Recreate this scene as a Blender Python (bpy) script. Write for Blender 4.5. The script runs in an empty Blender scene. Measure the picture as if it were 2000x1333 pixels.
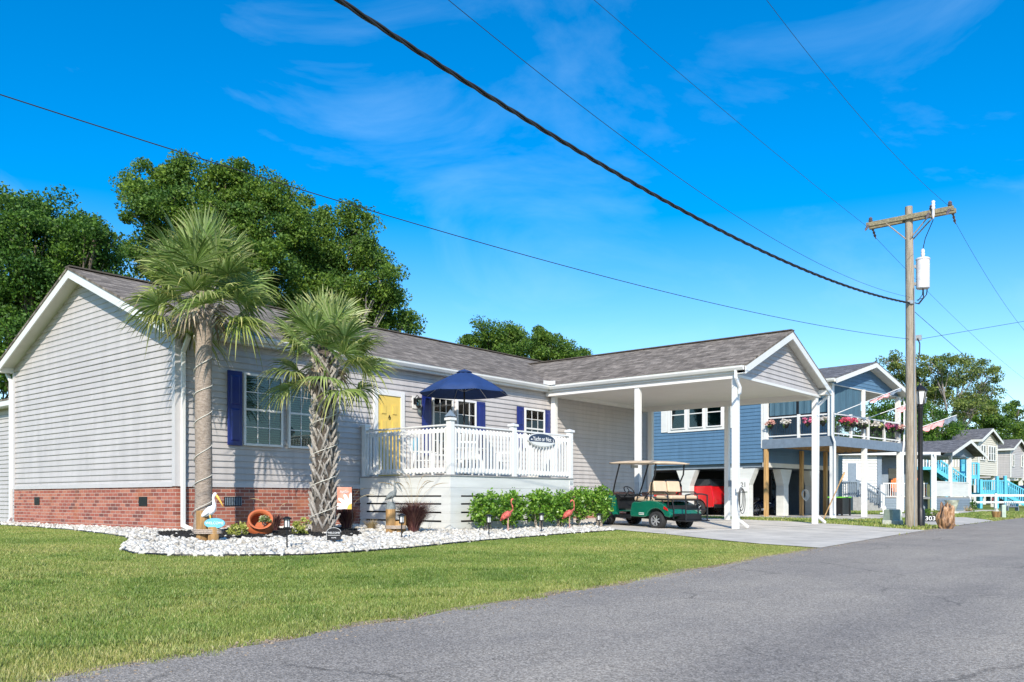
import bpy, bmesh, math, random
import numpy as np
from mathutils import Vector, Matrix
R = math.radians
C = bpy.context.scene.collection
scn = bpy.context.scene
# ---------------------------------------------------------------- camera
YAW = 0.876
CAM = Vector((-8.587, -15.704, 0.62))
FW = Vector((math.sin(YAW), math.cos(YAW), 0)); RT = Vector((math.cos(YAW), -math.sin(YAW), 0))
cd = bpy.data.cameras.new('camera'); co = bpy.data.objects.new('camera', cd); C.objects.link(co)
co.location = CAM; co.rotation_euler = (R(90), 0, -YAW)
cd.sensor_width = 36; cd.lens = 1665.5/2000*36; cd.shift_y = (974.55-666.5)/2000
cd.clip_end = 3000; cd.clip_start = .05
scn.camera = co
# ---------------------------------------------------------------- sky and sun
SUN = Vector((-1.17, -.92, 1.0)).normalized()
EL = math.asin(SUN.z); AZ = math.atan2(SUN.x, SUN.y)
w = bpy.data.worlds.new('World'); scn.world = w; w.use_nodes = True
nt = w.node_tree; N = nt.nodes; L = nt.links; N.clear()
sky = N.new('ShaderNodeTexSky'); sky.sky_type = 'NISHITA'; sky.sun_disc = False
sky.sun_elevation = EL; sky.sun_rotation = AZ; sky.altitude = 0; sky.air_density = 1.0; sky.dust_density = .35; sky.ozone_density = 4.0
hs = N.new('ShaderNodeHueSaturation'); hs.inputs['Saturation'].default_value = 1.62; hs.inputs['Hue'].default_value = .499; hs.inputs['Value'].default_value = 1.16
L.new(sky.outputs[0], hs.inputs['Color'])
tg = N.new('ShaderNodeTexCoord'); sz = N.new('ShaderNodeSeparateXYZ'); L.new(tg.outputs['Generated'], sz.inputs[0]); mr = N.new('ShaderNodeMapRange'); L.new(sz.outputs[2], mr.inputs['Value'])
for k_, v_ in (('From Min', 0.0), ('From Max', .5), ('To Min', 1.02), ('To Max', 1.72)): mr.inputs[k_].default_value = v_
L.new(mr.outputs[0], hs.inputs['Saturation'])
tc = N.new('ShaderNodeTexCoord'); mp = N.new('ShaderNodeMapping'); mp.inputs['Rotation'].default_value = (.25, .15, .5); mp.inputs['Scale'].default_value = (1.2, 2.6, 5.5)
L.new(tc.outputs['Generated'], mp.inputs[0])
n1 = N.new('ShaderNodeTexNoise'); n1.inputs['Scale'].default_value = 1.5; n1.inputs['Detail'].default_value = 7; n1.inputs['Roughness'].default_value = .58; n1.inputs['Distortion'].default_value = .6
L.new(mp.outputs[0], n1.inputs['Vector'])
cr = N.new('ShaderNodeValToRGB'); cr.color_ramp.elements[0].position = .48; cr.color_ramp.elements[1].position = .86
L.new(n1.outputs[0], cr.inputs[0])
n2 = N.new('ShaderNodeTexNoise'); n2.inputs['Scale'].default_value = 1.6; n2.inputs['Detail'].default_value = 2
L.new(tc.outputs['Generated'], n2.inputs['Vector'])
mu = N.new('ShaderNodeMath'); mu.operation = 'MULTIPLY'; L.new(cr.outputs[0], mu.inputs[0]); L.new(n2.outputs[0], mu.inputs[1])
mu2 = N.new('ShaderNodeMath'); mu2.operation = 'MULTIPLY'; mu2.inputs[1].default_value = .52; L.new(mu.outputs[0], mu2.inputs[0])
mx = N.new('ShaderNodeMixRGB'); mx.inputs['Color2'].default_value = (4.0, 5.9, 7.6, 1)
L.new(mu2.outputs[0], mx.inputs['Fac']); L.new(hs.outputs[0], mx.inputs['Color1'])
bg = N.new('ShaderNodeBackground'); bg.inputs['Strength'].default_value = .138
L.new(mx.outputs[0], bg.inputs[0]); ow = N.new('ShaderNodeOutputWorld'); L.new(bg.outputs[0], ow.inputs[0])
sl = bpy.data.lights.new('sun', 'SUN'); sl.energy = 4.5; sl.angle = R(.53); sl.color = (1, .92, .80)
so = bpy.data.objects.new('sun', sl); C.objects.link(so); so.rotation_euler = SUN.to_track_quat('Z', 'Y').to_euler(); so.location = (-20, -20, 30)
scn.view_settings.view_transform = 'Standard'; scn.view_settings.look = 'None'; scn.view_settings.gamma = 1; scn.view_settings.exposure = .42
# ---------------------------------------------------------------- helpers
def g(x, y):
    cl = lambda t, a, b: max(a, min(b, t))
    a = -.03-.22*cl((-1.0-y)/8.0, 0, 1); b = -.2-.05*cl((-3.5-y)/4, 0, 1)
    t = cl((x-19)/5, 0, 1); t = t*t*(3-2*t)
    return a*(1-t)+b*t
def tag(o, label=None, cat=None, group=None, kind=None):
    if label: o['label'] = label
    if cat: o['category'] = cat
    if group: o['group'] = group
    if kind: o['kind'] = kind
    return o
def thing(name, label, cat, loc=(0, 0, 0), rz=0, group=None):
    o = bpy.data.objects.new(name, None); C.objects.link(o); o.location = loc; o.rotation_euler = (0, 0, rz)
    o.empty_display_size = .1
    return tag(o, label, cat, group)
def copytree(o, parent=None):
    c = o.copy(); C.objects.link(c)
    if parent: c.parent = parent
    for ch in o.children: copytree(ch, c)
    return c
class MB:
    def __init__(s): s.v = []; s.f = []; s.M = Matrix.Identity(4)
    def add(s, vs, fs):
        b = len(s.v); M = s.M
        s.v += [tuple(M @ Vector(p)) for p in vs]; s.f += [tuple(b+i for i in q) for q in fs]
    def box(s, x0, x1, y0, y1, z0, z1):
        s.add([(x0,y0,z0),(x1,y0,z0),(x1,y1,z0),(x0,y1,z0),(x0,y0,z1),(x1,y0,z1),(x1,y1,z1),(x0,y1,z1)],
              [(0,3,2,1),(4,5,6,7),(0,1,5,4),(1,2,6,5),(2,3,7,6),(3,0,4,7)]); return s
    def beam(s, a, b, w, h, up=(0,0,1)):
        a = Vector(a); b = Vector(b); d = (b-a).normalized(); u = Vector(up)
        if abs(d.dot(u)) > .98: u = Vector((1,0,0))
        r = d.cross(u).normalized()*w/2; t = r.cross(d).normalized()*h/2
        vs = [a-r-t, a+r-t, a+r+t, a-r+t, b-r-t, b+r-t, b+r+t, b-r+t]
        s.add(vs, [(0,3,2,1),(4,5,6,7),(0,1,5,4),(1,2,6,5),(2,3,7,6),(3,0,4,7)]); return s
    def tube(s, path, rad, n=10, flat=1.0, caps=True, up=(0,0,1)):
        P = [Vector(p) for p in path]
        if not hasattr(rad, '__len__'): rad = [rad]*len(P)
        vs = []; ref = Vector(up)
        for i, p in enumerate(P):
            d = (P[min(i+1, len(P)-1)]-P[max(i-1, 0)])
            d = d.normalized() if d.length > 1e-9 else Vector((0,0,1))
            if i == 0 and abs(d.dot(ref)) > .95: ref = Vector((1,0,0)) if abs(d.x) < .9 else Vector((0,1,0))
            r = d.cross(ref).normalized(); t = r.cross(d).normalized(); ref = t
            for k in range(n):
                a = 2*math.pi*k/n; vs.append(p+r*math.cos(a)*rad[i]*flat+t*math.sin(a)*rad[i])
        fs = [(i*n+k, i*n+(k+1)%n, (i+1)*n+(k+1)%n, (i+1)*n+k) for i in range(len(P)-1) for k in range(n)]
        if caps: fs += [tuple(range(n-1, -1, -1)), tuple((len(P)-1)*n+k for k in range(n))]
        s.add(vs, fs); return s
    def cyl(s, a, b, r0, r1=None, n=16): return s.tube([a, b], [r0, r0 if r1 is None else r1], n)
    def lathe(s, prof, c=(0,0,0), n=24, sx=1, sy=1, cap=True):
        vs = [(c[0]+r*sx*math.cos(2*math.pi*k/n), c[1]+r*sy*math.sin(2*math.pi*k/n), c[2]+z) for r, z in prof for k in range(n)]
        m = len(prof)
        fs = [(i*n+k, i*n+(k+1)%n, (i+1)*n+(k+1)%n, (i+1)*n+k) for i in range(m-1) for k in range(n)]
        if cap and prof[0][0] > 1e-4: fs.append(tuple(range(n-1, -1, -1)))
        if cap and prof[-1][0] > 1e-4: fs.append(tuple((m-1)*n+k for k in range(n)))
        s.add(vs, fs); return s
    def ell(s, c, r, n=14, m=9):
        prof = [(math.sin(math.pi*i/m), -math.cos(math.pi*i/m)) for i in range(m+1)]
        vs = [(c[0]+q*r[0]*math.cos(2*math.pi*k/n), c[1]+q*r[1]*math.sin(2*math.pi*k/n), c[2]+z*r[2]) for q, z in prof for k in range(n)]
        s.add(vs, [(i*n+k, i*n+(k+1)%n, (i+1)*n+(k+1)%n, (i+1)*n+k) for i in range(m) for k in range(n)]); return s
    def prism(s, pts, off):      # planar outline extruded by vector
        off = Vector(off); n = len(pts); P = [Vector(p) for p in pts]
        s.add(P+[p+off for p in P], [tuple(range(n-1, -1, -1)), tuple(range(n, 2*n))]+[(i, (i+1)%n, n+(i+1)%n, n+i) for i in range(n)]); return s
    def quad(s, *p): s.add(p, [tuple(range(len(p)))]); return s
    def torus(s, c, r, t, ax=(0,0,1), n=20, m=8):
        z = Vector(ax).normalized(); x = z.orthogonal().normalized(); y = z.cross(x); c = Vector(c); vs = []
        for i in range(n):
            a = 2*math.pi*i/n; d = x*math.cos(a)+y*math.sin(a)
            for k in range(m):
                b = 2*math.pi*k/m; vs.append(c+d*(r+t*math.cos(b))+z*t*math.sin(b))
        s.add(vs, [(i*m+k, ((i+1)%n)*m+k, ((i+1)%n)*m+(k+1)%m, i*m+(k+1)%m) for i in range(n) for k in range(m)]); return s
    def build(s, name, mat, parent=None, smooth=0, bevel=0, fix=True):
        me = bpy.data.meshes.new(name); me.from_pydata(s.v, [], s.f)
        if fix:
            bm = bmesh.new(); bm.from_mesh(me)
            if smooth: bmesh.ops.remove_doubles(bm, verts=bm.verts, dist=1e-5)
            bmesh.ops.recalc_face_normals(bm, faces=bm.faces); bm.to_mesh(me); bm.free()
        o = bpy.data.objects.new(name, me); C.objects.link(o)
        if mat: me.materials.append(mat)
        if smooth:
            me.polygons.foreach_set('use_smooth', [True]*len(me.polygons))
            if smooth > 1: me.set_sharp_from_angle(angle=R(smooth))
        if bevel:
            b = o.modifiers.new('bevel', 'BEVEL'); b.width = bevel; b.segments = 2; b.limit_method = 'ANGLE'
        if parent: o.parent = parent
        return o
def npmesh(name, V, F, mat, parent=None, smooth=False, cols=None):   # V (n,3), F (m,k)
    me = bpy.data.meshes.new(name); m, k = F.shape
    me.vertices.add(len(V)); me.vertices.foreach_set('co', V.astype(np.float32).ravel())
    me.loops.add(m*k); me.loops.foreach_set('vertex_index', F.astype(np.int32).ravel())
    me.polygons.add(m); me.polygons.foreach_set('loop_start', np.arange(0, m*k, k, dtype=np.int32))
    if smooth: me.polygons.foreach_set('use_smooth', np.ones(m, bool))
    me.update(calc_edges=True); me.validate()
    if mat: me.materials.append(mat)
    if cols is not None:
        a = me.color_attributes.new('tint', 'FLOAT_COLOR', 'POINT'); c4 = np.ones((len(V), 4), np.float32); c4[:, :3] = cols; a.data.foreach_set('color', c4.ravel())
    o = bpy.data.objects.new(name, me); C.objects.link(o)
    if parent: o.parent = parent
    return o
def text(s, size, mat, parent, loc, rot, name='lettering', ext=.003, align='CENTER', shear=0, sx=1):
    cu = bpy.data.curves.new(name, 'FONT'); cu.body = s; cu.size = size; cu.extrude = ext; cu.align_x = align; cu.align_y = 'CENTER'; cu.shear = shear
    t = bpy.data.objects.new(name, cu); C.objects.link(t)
    me = bpy.data.meshes.new_from_object(t.evaluated_get(bpy.context.evaluated_depsgraph_get()))
    bpy.data.objects.remove(t); o = bpy.data.objects.new(name, me); C.objects.link(o); me.materials.clear(); me.materials.append(mat)
    o.location = loc; o.rotation_euler = rot; o.scale = (sx, 1, 1)
    if parent: o.parent = parent
    return o
# ---------------------------------------------------------------- materials
def newmat(name):
    m = bpy.data.materials.new(name); m.use_nodes = True; nt = m.node_tree
    return m, nt, nt.nodes['Principled BSDF'], nt.links
def nnoise(nt, L, vec, scale, detail=4, rough=.5):
    n = nt.nodes.new('ShaderNodeTexNoise'); n.inputs['Scale'].default_value = scale; n.inputs['Detail'].default_value = detail; n.inputs['Roughness'].default_value = rough
    if vec: L.new(vec, n.inputs['Vector'])
    return n
def objvec(nt, scale=(1,1,1)):
    t = nt.nodes.new('ShaderNodeTexCoord'); m = nt.nodes.new('ShaderNodeMapping'); m.inputs['Scale'].default_value = scale
    nt.links.new(t.outputs['Object'], m.inputs[0]); return m.outputs[0]
def ramp(nt, L, src, stops):
    r = nt.nodes.new('ShaderNodeValToRGB'); e = r.color_ramp.elements
    while len(e) < len(stops): e.new(.5)
    for i, (p, c) in enumerate(stops): e[i].position = p; e[i].color = (*c, 1)
    L.new(src, r.inputs[0]); return r
def pm(name, col, rough=.6, metal=0, ns=6, na=.08, bump=0, bs=60, coat=0, spec=.5, stretch=(1,1,1), dirt=None):
    m, nt, p, L = newmat(name); v = objvec(nt, stretch)
    n = nnoise(nt, L, v, ns, 6, .6)
    c0 = [max(0, c*(1-na*2.2)) for c in col]; c1 = [min(1, c*(1+na*1.6)) for c in col]
    r = ramp(nt, L, n.outputs[0], [(.3, c0), (.7, c1)]); out = r.outputs[0]
    if dirt:
        n3 = nnoise(nt, L, objvec(nt), 1.3, 8, .7); r3 = ramp(nt, L, n3.outputs[0], [(.5, (0,0,0)), (.75, (1,1,1))])
        mxx = nt.nodes.new('ShaderNodeMixRGB'); mxx.inputs['Color2'].default_value = (*dirt, 1); L.new(out, mxx.inputs['Color1'])
        mm = nt.nodes.new('ShaderNodeMath'); mm.operation = 'MULTIPLY'; mm.inputs[1].default_value = .5; L.new(r3.outputs[0], mm.inputs[0]); L.new(mm.outputs[0], mxx.inputs['Fac']); out = mxx.outputs[0]
    L.new(out, p.inputs['Base Color'])
    p.inputs['Roughness'].default_value = rough; p.inputs['Metallic'].default_value = metal; p.inputs['Specular IOR Level'].default_value = spec
    if coat: p.inputs['Coat Weight'].default_value = coat; p.inputs['Coat Roughness'].default_value = .06
    if bump:
        b = nt.nodes.new('ShaderNodeBump'); b.inputs['Strength'].default_value = bump; b.inputs['Distance'].default_value = .02
        n2 = nnoise(nt, L, v, bs, 5, .6); L.new(n2.outputs[0], b.inputs['Height']); L.new(b.outputs[0], p.inputs['Normal'])
    return m
def leafmat(name, dark, mid, light, trans=.35, rough=.6, attr=False):
    m, nt, p, L = newmat(name); ge = nt.nodes.new('ShaderNodeNewGeometry')
    r = ramp(nt, L, ge.outputs['Random Per Island'], [(0, dark), (.55, mid), (1, light)])
    out = r.outputs[0]
    if attr:
        a = nt.nodes.new('ShaderNodeVertexColor'); a.layer_name = 'tint'; x = nt.nodes.new('ShaderNodeMixRGB'); x.blend_type = 'MULTIPLY'; x.inputs['Fac'].default_value = 1
        L.new(out, x.inputs['Color1']); L.new(a.outputs[0], x.inputs['Color2']); out = x.outputs[0]
    L.new(out, p.inputs['Base Color']); p.inputs['Roughness'].default_value = rough
    tr = nt.nodes.new('ShaderNodeBsdfTranslucent'); L.new(out, tr.inputs[0]); ms = nt.nodes.new('ShaderNodeMixShader'); ms.inputs[0].default_value = trans
    L.new(p.outputs[0], ms.inputs[1]); L.new(tr.outputs[0], ms.inputs[2]); L.new(ms.outputs[0], nt.nodes['Material Output'].inputs[0]); return m
def uvwall(nt, L, k=1.0):   # (x+y, z) coordinate for axis-aligned walls
    t = nt.nodes.new('ShaderNodeTexCoord'); s = nt.nodes.new('ShaderNodeSeparateXYZ'); L.new(t.outputs['Object'], s.inputs[0])
    a = nt.nodes.new('ShaderNodeMath'); L.new(s.outputs[0], a.inputs[0]); L.new(s.outputs[1], a.inputs[1])
    c = nt.nodes.new('ShaderNodeCombineXYZ'); L.new(a.outputs[0], c.inputs[0]); L.new(s.outputs[2], c.inputs[1]); return c.outputs[0], t.outputs['Object']
def brickmat():
    m, nt, p, L = newmat('brick'); v, o = uvwall(nt, L)
    b = nt.nodes.new('ShaderNodeTexBrick'); b.inputs['Scale'].default_value = 1; b.inputs['Brick Width'].default_value = .218; b.inputs['Row Height'].default_value = .0745
    b.inputs['Mortar Size'].default_value = .0065; b.inputs['Mortar Smooth'].default_value = .3; b.inputs['Bias'].default_value = -.05
    b.inputs['Color1'].default_value = (1, 1, 1, 1); b.inputs['Color2'].default_value = (0, 0, 0, 1); b.inputs['Mortar'].default_value = (.5, .5, .5, 1)
    L.new(v, b.inputs['Vector'])
    r = ramp(nt, L, b.outputs['Color'], [(0, (.12, .06, .055)), (.12, (.22, .07, .05)), (.5, (.36, .105, .07)), (1, (.46, .18, .115))])
    n = nnoise(nt, L, o, 40, 5); x = nt.nodes.new('ShaderNodeMixRGB'); x.blend_type = 'MULTIPLY'; x.inputs['Fac'].default_value = .55; L.new(r.outputs[0], x.inputs['Color1'])
    rn = ramp(nt, L, n.outputs[0], [(.3, (.6, .6, .6)), (.7, (1.15, 1.1, 1.1))]); L.new(rn.outputs[0], x.inputs['Color2'])
    mo = nt.nodes.new('ShaderNodeMixRGB'); mo.inputs['Color2'].default_value = (.50, .40, .34, 1); L.new(x.outputs[0], mo.inputs['Color1']); L.new(b.outputs['Fac'], mo.inputs['Fac'])
    # rusty water stain low on the wall
    n4 = nnoise(nt, L, o, 1.1, 6, .65); r4 = ramp(nt, L, n4.outputs[0], [(.56, (0,0,0)), (.72, (.6,.6,.6))]); st = nt.nodes.new('ShaderNodeMixRGB'); st.inputs['Color2'].default_value = (.42, .15, .06, 1)
    L.new(mo.outputs[0], st.inputs['Color1']); L.new(r4.outputs[0], st.inputs['Fac'])
    L.new(st.outputs[0], p.inputs['Base Color']); p.inputs['Roughness'].default_value = .85
    bu = nt.nodes.new('ShaderNodeBump'); bu.inputs['Strength'].default_value = .6; bu.inputs['Distance'].default_value = .01; bu.invert = True; L.new(b.outputs['Fac'], bu.inputs['Height']); L.new(bu.outputs[0], p.inputs['Normal']); return m
def shingles(name, cols, w=.34, h=.14):
    m, nt, p, L = newmat(name); t = nt.nodes.new('ShaderNodeUVMap'); v = t.outputs[0]
    outs = []
    for i, (ww, hh, off) in enumerate(((w, h, .5), (w*.55, h, .31))):
        b = nt.nodes.new('ShaderNodeTexBrick'); b.offset = off; b.inputs['Brick Width'].default_value = ww; b.inputs['Row Height'].default_value = hh; b.inputs['Scale'].default_value = 1
        b.inputs['Mortar Size'].default_value = .006; b.inputs['Mortar Smooth'].default_value = .1; b.inputs['Color1'].default_value = (1,1,1,1); b.inputs['Color2'].default_value = (0,0,0,1); b.inputs['Mortar'].default_value = (.0,.0,.0,1)
        L.new(v, b.inputs['Vector']); outs.append(b)
    av = nt.nodes.new('ShaderNodeMixRGB'); av.inputs['Fac'].default_value = .5; L.new(outs[0].outputs[0], av.inputs['Color1']); L.new(outs[1].outputs[0], av.inputs['Color2'])
    n = nnoise(nt, L, v, 3, 4, .6); a2 = nt.nodes.new('ShaderNodeMixRGB'); a2.inputs['Fac'].default_value = .3; L.new(av.outputs[0], a2.inputs['Color1']); L.new(n.outputs[0], a2.inputs['Color2'])
    r = ramp(nt, L, a2.outputs[0], [(.15, cols[0]), (.5, cols[1]), (.85, cols[2])])
    gr = nnoise(nt, L, v, 220, 2); x = nt.nodes.new('ShaderNodeMixRGB'); x.blend_type = 'MULTIPLY'; x.inputs['Fac'].default_value = .6
    rg = ramp(nt, L, gr.outputs[0], [(.3, (.55,.55,.55)), (.7, (1.3,1.3,1.3))]); L.new(r.outputs[0], x.inputs['Color1']); L.new(rg.outputs[0], x.inputs['Color2'])
    L.new(x.outputs[0], p.inputs['Base Color']); p.inputs['Roughness'].default_value = .95; p.inputs['Specular IOR Level'].default_value = .2
    bu = nt.nodes.new('ShaderNodeBump'); bu.inputs['Strength'].default_value = .7; bu.inputs['Distance'].default_value = .012; L.new(av.outputs[0], bu.inputs['Height']); L.new(bu.outputs[0], p.inputs['Normal']); return m
def glassmat(name='window_glass', tint=(.55,.7,.66), refl=1.0):
    m, nt, p, L = newmat(name); nt.nodes.remove(p)
    tr = nt.nodes.new('ShaderNodeBsdfTransparent'); tr.inputs[0].default_value = (*tint, 1); gl = nt.nodes.new('ShaderNodeBsdfGlossy'); gl.inputs['Roughness'].default_value = .02
    fr = nt.nodes.new('ShaderNodeFresnel'); fr.inputs[0].default_value = 1.42; ad = nt.nodes.new('ShaderNodeMath'); ad.inputs[1].default_value = .045*refl; L.new(fr.outputs[0], ad.inputs[0])
    ms = nt.nodes.new('ShaderNodeMixShader'); L.new(ad.outputs[0], ms.inputs[0]); L.new(tr.outputs[0], ms.inputs[1]); L.new(gl.outputs[0], ms.inputs[2]); L.new(ms.outputs[0], nt.nodes['Material Output'].inputs[0]); return m
def barkmat(name, col, dark, sc=(6,6,1.2), ns=6):
    m, nt, p, L = newmat(name); v = objvec(nt, sc); n = nnoise(nt, L, v, ns, 8, .7); r = ramp(nt, L, n.outputs[0], [(.32, dark), (.62, col)])
    L.new(r.outputs[0], p.inputs['Base Color']); p.inputs['Roughness'].default_value = .95
    b = nt.nodes.new('ShaderNodeBump'); b.inputs['Distance'].default_value = .03; b.inputs['Strength'].default_value = .8; L.new(n.outputs[0], b.inputs['Height']); L.new(b.outputs[0], p.inputs['Normal']); return m
M = {}
M['white'] = pm('white_vinyl', (.72, .72, .70), .42, na=.02, ns=3, dirt=(.68, .69, .64))
M['trim'] = pm('white_aluminium_trim', (.70, .70, .67), .35, na=.03, ns=2, dirt=(.60, .60, .50))
M['siding'] = pm('pale_grey_vinyl_siding', (.49, .475, .475), .45, na=.02, ns=1.2, bump=.08, bs=9, stretch=(.3,.3,8))
def sidingmat(name, col, seam=3.66, row=.257):
    m, nt, p, L = newmat(name); v, o = uvwall(nt, L); b = nt.nodes.new('ShaderNodeTexBrick'); b.inputs['Scale'].default_value = 1; b.inputs['Brick Width'].default_value = seam; b.inputs['Row Height'].default_value = row; b.inputs['Mortar Size'].default_value = .0022; b.offset = .37; b.offset_frequency = 3
    b.inputs['Color1'].default_value = (1,1,1,1); b.inputs['Color2'].default_value = (.93,.93,.93,1); b.inputs['Mortar'].default_value = (.55,.55,.55,1); L.new(v, b.inputs['Vector'])
    n = nnoise(nt, L, objvec(nt, (2.5,2.5,.35)), 1.4, 8, .65); r = ramp(nt, L, n.outputs[0], [(.35, [c*.86 for c in col]), (.6, col), (.8, [min(1, c*1.05) for c in col])])
    x = nt.nodes.new('ShaderNodeMixRGB'); x.blend_type = 'MULTIPLY'; x.inputs['Fac'].default_value = 1; L.new(r.outputs[0], x.inputs['Color1']); L.new(b.outputs[0], x.inputs['Color2']); L.new(x.outputs[0], p.inputs['Base Color'])
    p.inputs['Roughness'].default_value = .5; bu = nt.nodes.new('ShaderNodeBump'); bu.inputs['Strength'].default_value = .25; bu.inputs['Distance'].default_value = .012; n2 = nnoise(nt, L, objvec(nt, (.5,.5,7)), 2.2, 3, .5); L.new(n2.outputs[0], bu.inputs['Height']); L.new(bu.outputs[0], p.inputs['Normal']); return m
M['siding'] = sidingmat('pale_grey_vinyl_siding', (.515, .485, .47))
M['sidetrim'] = pm('pale_grey_corner_trim', (.52, .505, .505), .45, na=.02)
M['farwhite'] = pm('cream_white_lap_boards', (.60, .60, .58), .5, na=.04)
M['soffit'] = pm('grey_soffit', (.62, .61, .57), .6, na=.03, ns=2, dirt=(.45, .44, .36))
M['ceiling'] = pm('carport_ceiling', (.72, .70, .66), .6, na=.02, ns=1)
M['brick'] = brickmat()
M['roof'] = shingles('brown_grey_shingles', [(.10, .086, .072), (.20, .172, .145), (.34, .295, .25)])
M['roofd'] = shingles('dark_grey_shingles', [(.075, .075, .08), (.145, .143, .148), (.25, .245, .25)])
M['navy'] = pm('navy_shutter_paint', (.008, .020, .16), .38, na=.1, ns=3, coat=.15)
M['yellow'] = pm('yellow_door_paint', (.74, .53, .13), .42, na=.02, ns=2)
M['glass'] = glassmat()
M['blind'] = pm('window_blinds', (.50, .53, .50), .6, na=.06)
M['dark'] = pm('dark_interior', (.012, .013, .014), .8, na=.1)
M['black'] = pm('black_metal', (.018, .018, .02), .42, na=.15, metal=.3)
M['rubber'] = pm('rubber', (.022, .022, .022), .85, na=.15, bump=.3, bs=90)
M['steel'] = pm('steel', (.55, .56, .58), .3, metal=.9, na=.1)
M['deckboard'] = pm('grey_deck_boards', (.30, .30, .29), .8, na=.1, stretch=(1,8,1))
M['boards'] = pm('painted_white_boards', (.64, .65, .62), .6, na=.04, ns=2, stretch=(.4,.4,3), dirt=(.55,.57,.5))
M['umbrella'] = pm('navy_canvas', (.010, .040, .145), .8, na=.06, ns=5)
M['post'] = pm('weathered_piling', (.33, .19, .07), .85, na=.3, ns=3, stretch=(5,5,.6), bump=.4, bs=12)
M['rope'] = pm('rope', (.45, .37, .30), .9, na=.15, ns=40, bump=.5, bs=120)
M['cord'] = pm('white_light_cord', (.62, .60, .52), .4, na=.05)
M['terra'] = pm('terracotta', (.50, .13, .045), .5, na=.12, ns=3, coat=.1)
M['concrete_part'] = pm('concrete_item', (.42, .44, .38), .9, na=.12, ns=10, bump=.3, bs=60)
M['wood'] = pm('new_timber', (.52, .31, .12), .8, na=.2, ns=3, stretch=(6,6,.5))
M['joist'] = pm('deck_joists', (.42, .25, .10), .8, na=.2, ns=3, stretch=(1,6,1))
M['blue'] = sidingmat('blue_vinyl_siding', (.10, .20, .32), 3.66, .33)
M['bluegrey'] = pm('blue_grey_board', (.16, .21, .27), .6, na=.08)
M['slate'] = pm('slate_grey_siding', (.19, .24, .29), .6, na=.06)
M['shade'] = pm('grey_blue_screen_shade', (.06, .13, .18), .7, na=.12, ns=4, stretch=(5,5,.2), bump=.2, bs=6)
M['green'] = pm('green_cart_paint', (.004, .125, .075), .22, na=.04, coat=.7)
M['beige'] = pm('beige_vinyl_cushion', (.62, .47, .32), .5, na=.04)
M['cream'] = pm('cream_roof_plastic', (.60, .47, .33), .45, na=.03)
M['red'] = pm('red_car_paint', (.55, .008, .012), .2, na=.03, coat=.9)
M['silver'] = pm('wheel_silver', (.62, .63, .65), .3, metal=.7, na=.05)
M['pelwhite'] = pm('white_glaze', (.86, .86, .86), .35, na=.02, coat=.2)
M['pelgrey'] = pm('verdigris_concrete', (.20, .22, .215), .85, na=.2, ns=14, bump=.3, bs=60)
M['beak'] = pm('yellow_beak_paint', (.78, .47, .08), .45)
M['signblue'] = pm('sky_blue_sign', (.14, .46, .62), .5, na=.1)
M['pink'] = pm('flamingo_pink', (.60, .12, .09), .5, na=.45, ns=14, bump=.4, bs=40)
M['pinklight'] = pm('pale_pink_paint', (.78, .42, .36), .5)
M['text'] = pm('white_lettering', (.82, .82, .8), .5, na=.01)
M['ink'] = pm('black_lettering', (.02, .02, .02), .5)
M['signnavy'] = pm('navy_sign', (.025, .045, .09), .4)
M['cyan'] = pm('turquoise_paint', (.10, .46, .60), .55, na=.05)
M['creamside'] = pm('cream_siding', (.62, .59, .50), .6, na=.03)
M['orange'] = pm('orange_paint', (.80, .20, .04), .5)
M['galv'] = pm('galvanised', (.5, .52, .52), .45, metal=.5)
M['hose'] = pm('black_hose', (.03, .03, .03), .5)
M['pole'] = barkmat('weathered_pole', (.42, .36, .28), (.20, .165, .12), (8,8,.5), 4)
M['arm'] = barkmat('crossarm_wood', (.33, .29, .18), (.13, .115, .075), (3,3,3), 6)
M['wire'] = pm('cable', (.02, .022, .025), .6)
M['trafo'] = pm('transformer_paint', (.66, .66, .68), .4)
M['porcelain'] = pm('insulator', (.13, .10, .11), .3, coat=.4)
# ---------------------------------------------------------------- building helpers
def roofslab(name, pts, mat, parent, th=.05):
    P = [Vector(p) for p in pts]; n = (P[1]-P[0]).cross(P[2]-P[0]).normalized()
    if n.z < 0: n = -n
    h = Vector((0,0,1)).cross(n).normalized(); s = n.cross(h).normalized()
    mb = MB(); mb.prism([p-n*th for p in P], n*th); o = mb.build(name, mat, parent)
    uv = o.data.uv_layers.new(name='UVMap')
    for l in o.data.loops:
        c = o.data.vertices[l.vertex_index].co; uv.data[l.index].uv = (c.dot(h), c.dot(s))
    return o
def siding(mb, org, d, n, zb, zt, f0, f1, ex=.128, lap=.026, holes=()):
    """lap siding on a vertical plane: org (x,y), d along, n outward, f0/f1 give extents at height z"""
    z = zb
    def P(s, z, o): return (org[0]+d[0]*s+n[0]*o, org[1]+d[1]*s+n[1]*o, z)
    while z < zt-1e-4:
        z1 = min(z+ex, zt); zm = z+.012
        segs = [(f0, f1)]
        a0, a1 = f0(z), f1(z); b0, b1 = f0(z1), f1(z1)
        if a1-a0 > .01:
            if b1 < b0: b0 = b1 = (b0+b1)/2
            mb.quad(P(a0,z,.002), P(a1,z,.002), P(a1,z,lap), P(a0,z,lap))
            mb.quad(P(a0,z,lap), P(a1,z,lap), P(a1,zm,lap), P(a0,zm,lap))
            mb.quad(P(a0,zm,lap), P(a1,zm,lap), P(b1,z1,.003), P(b0,z1,.003))
        z = z1
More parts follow.
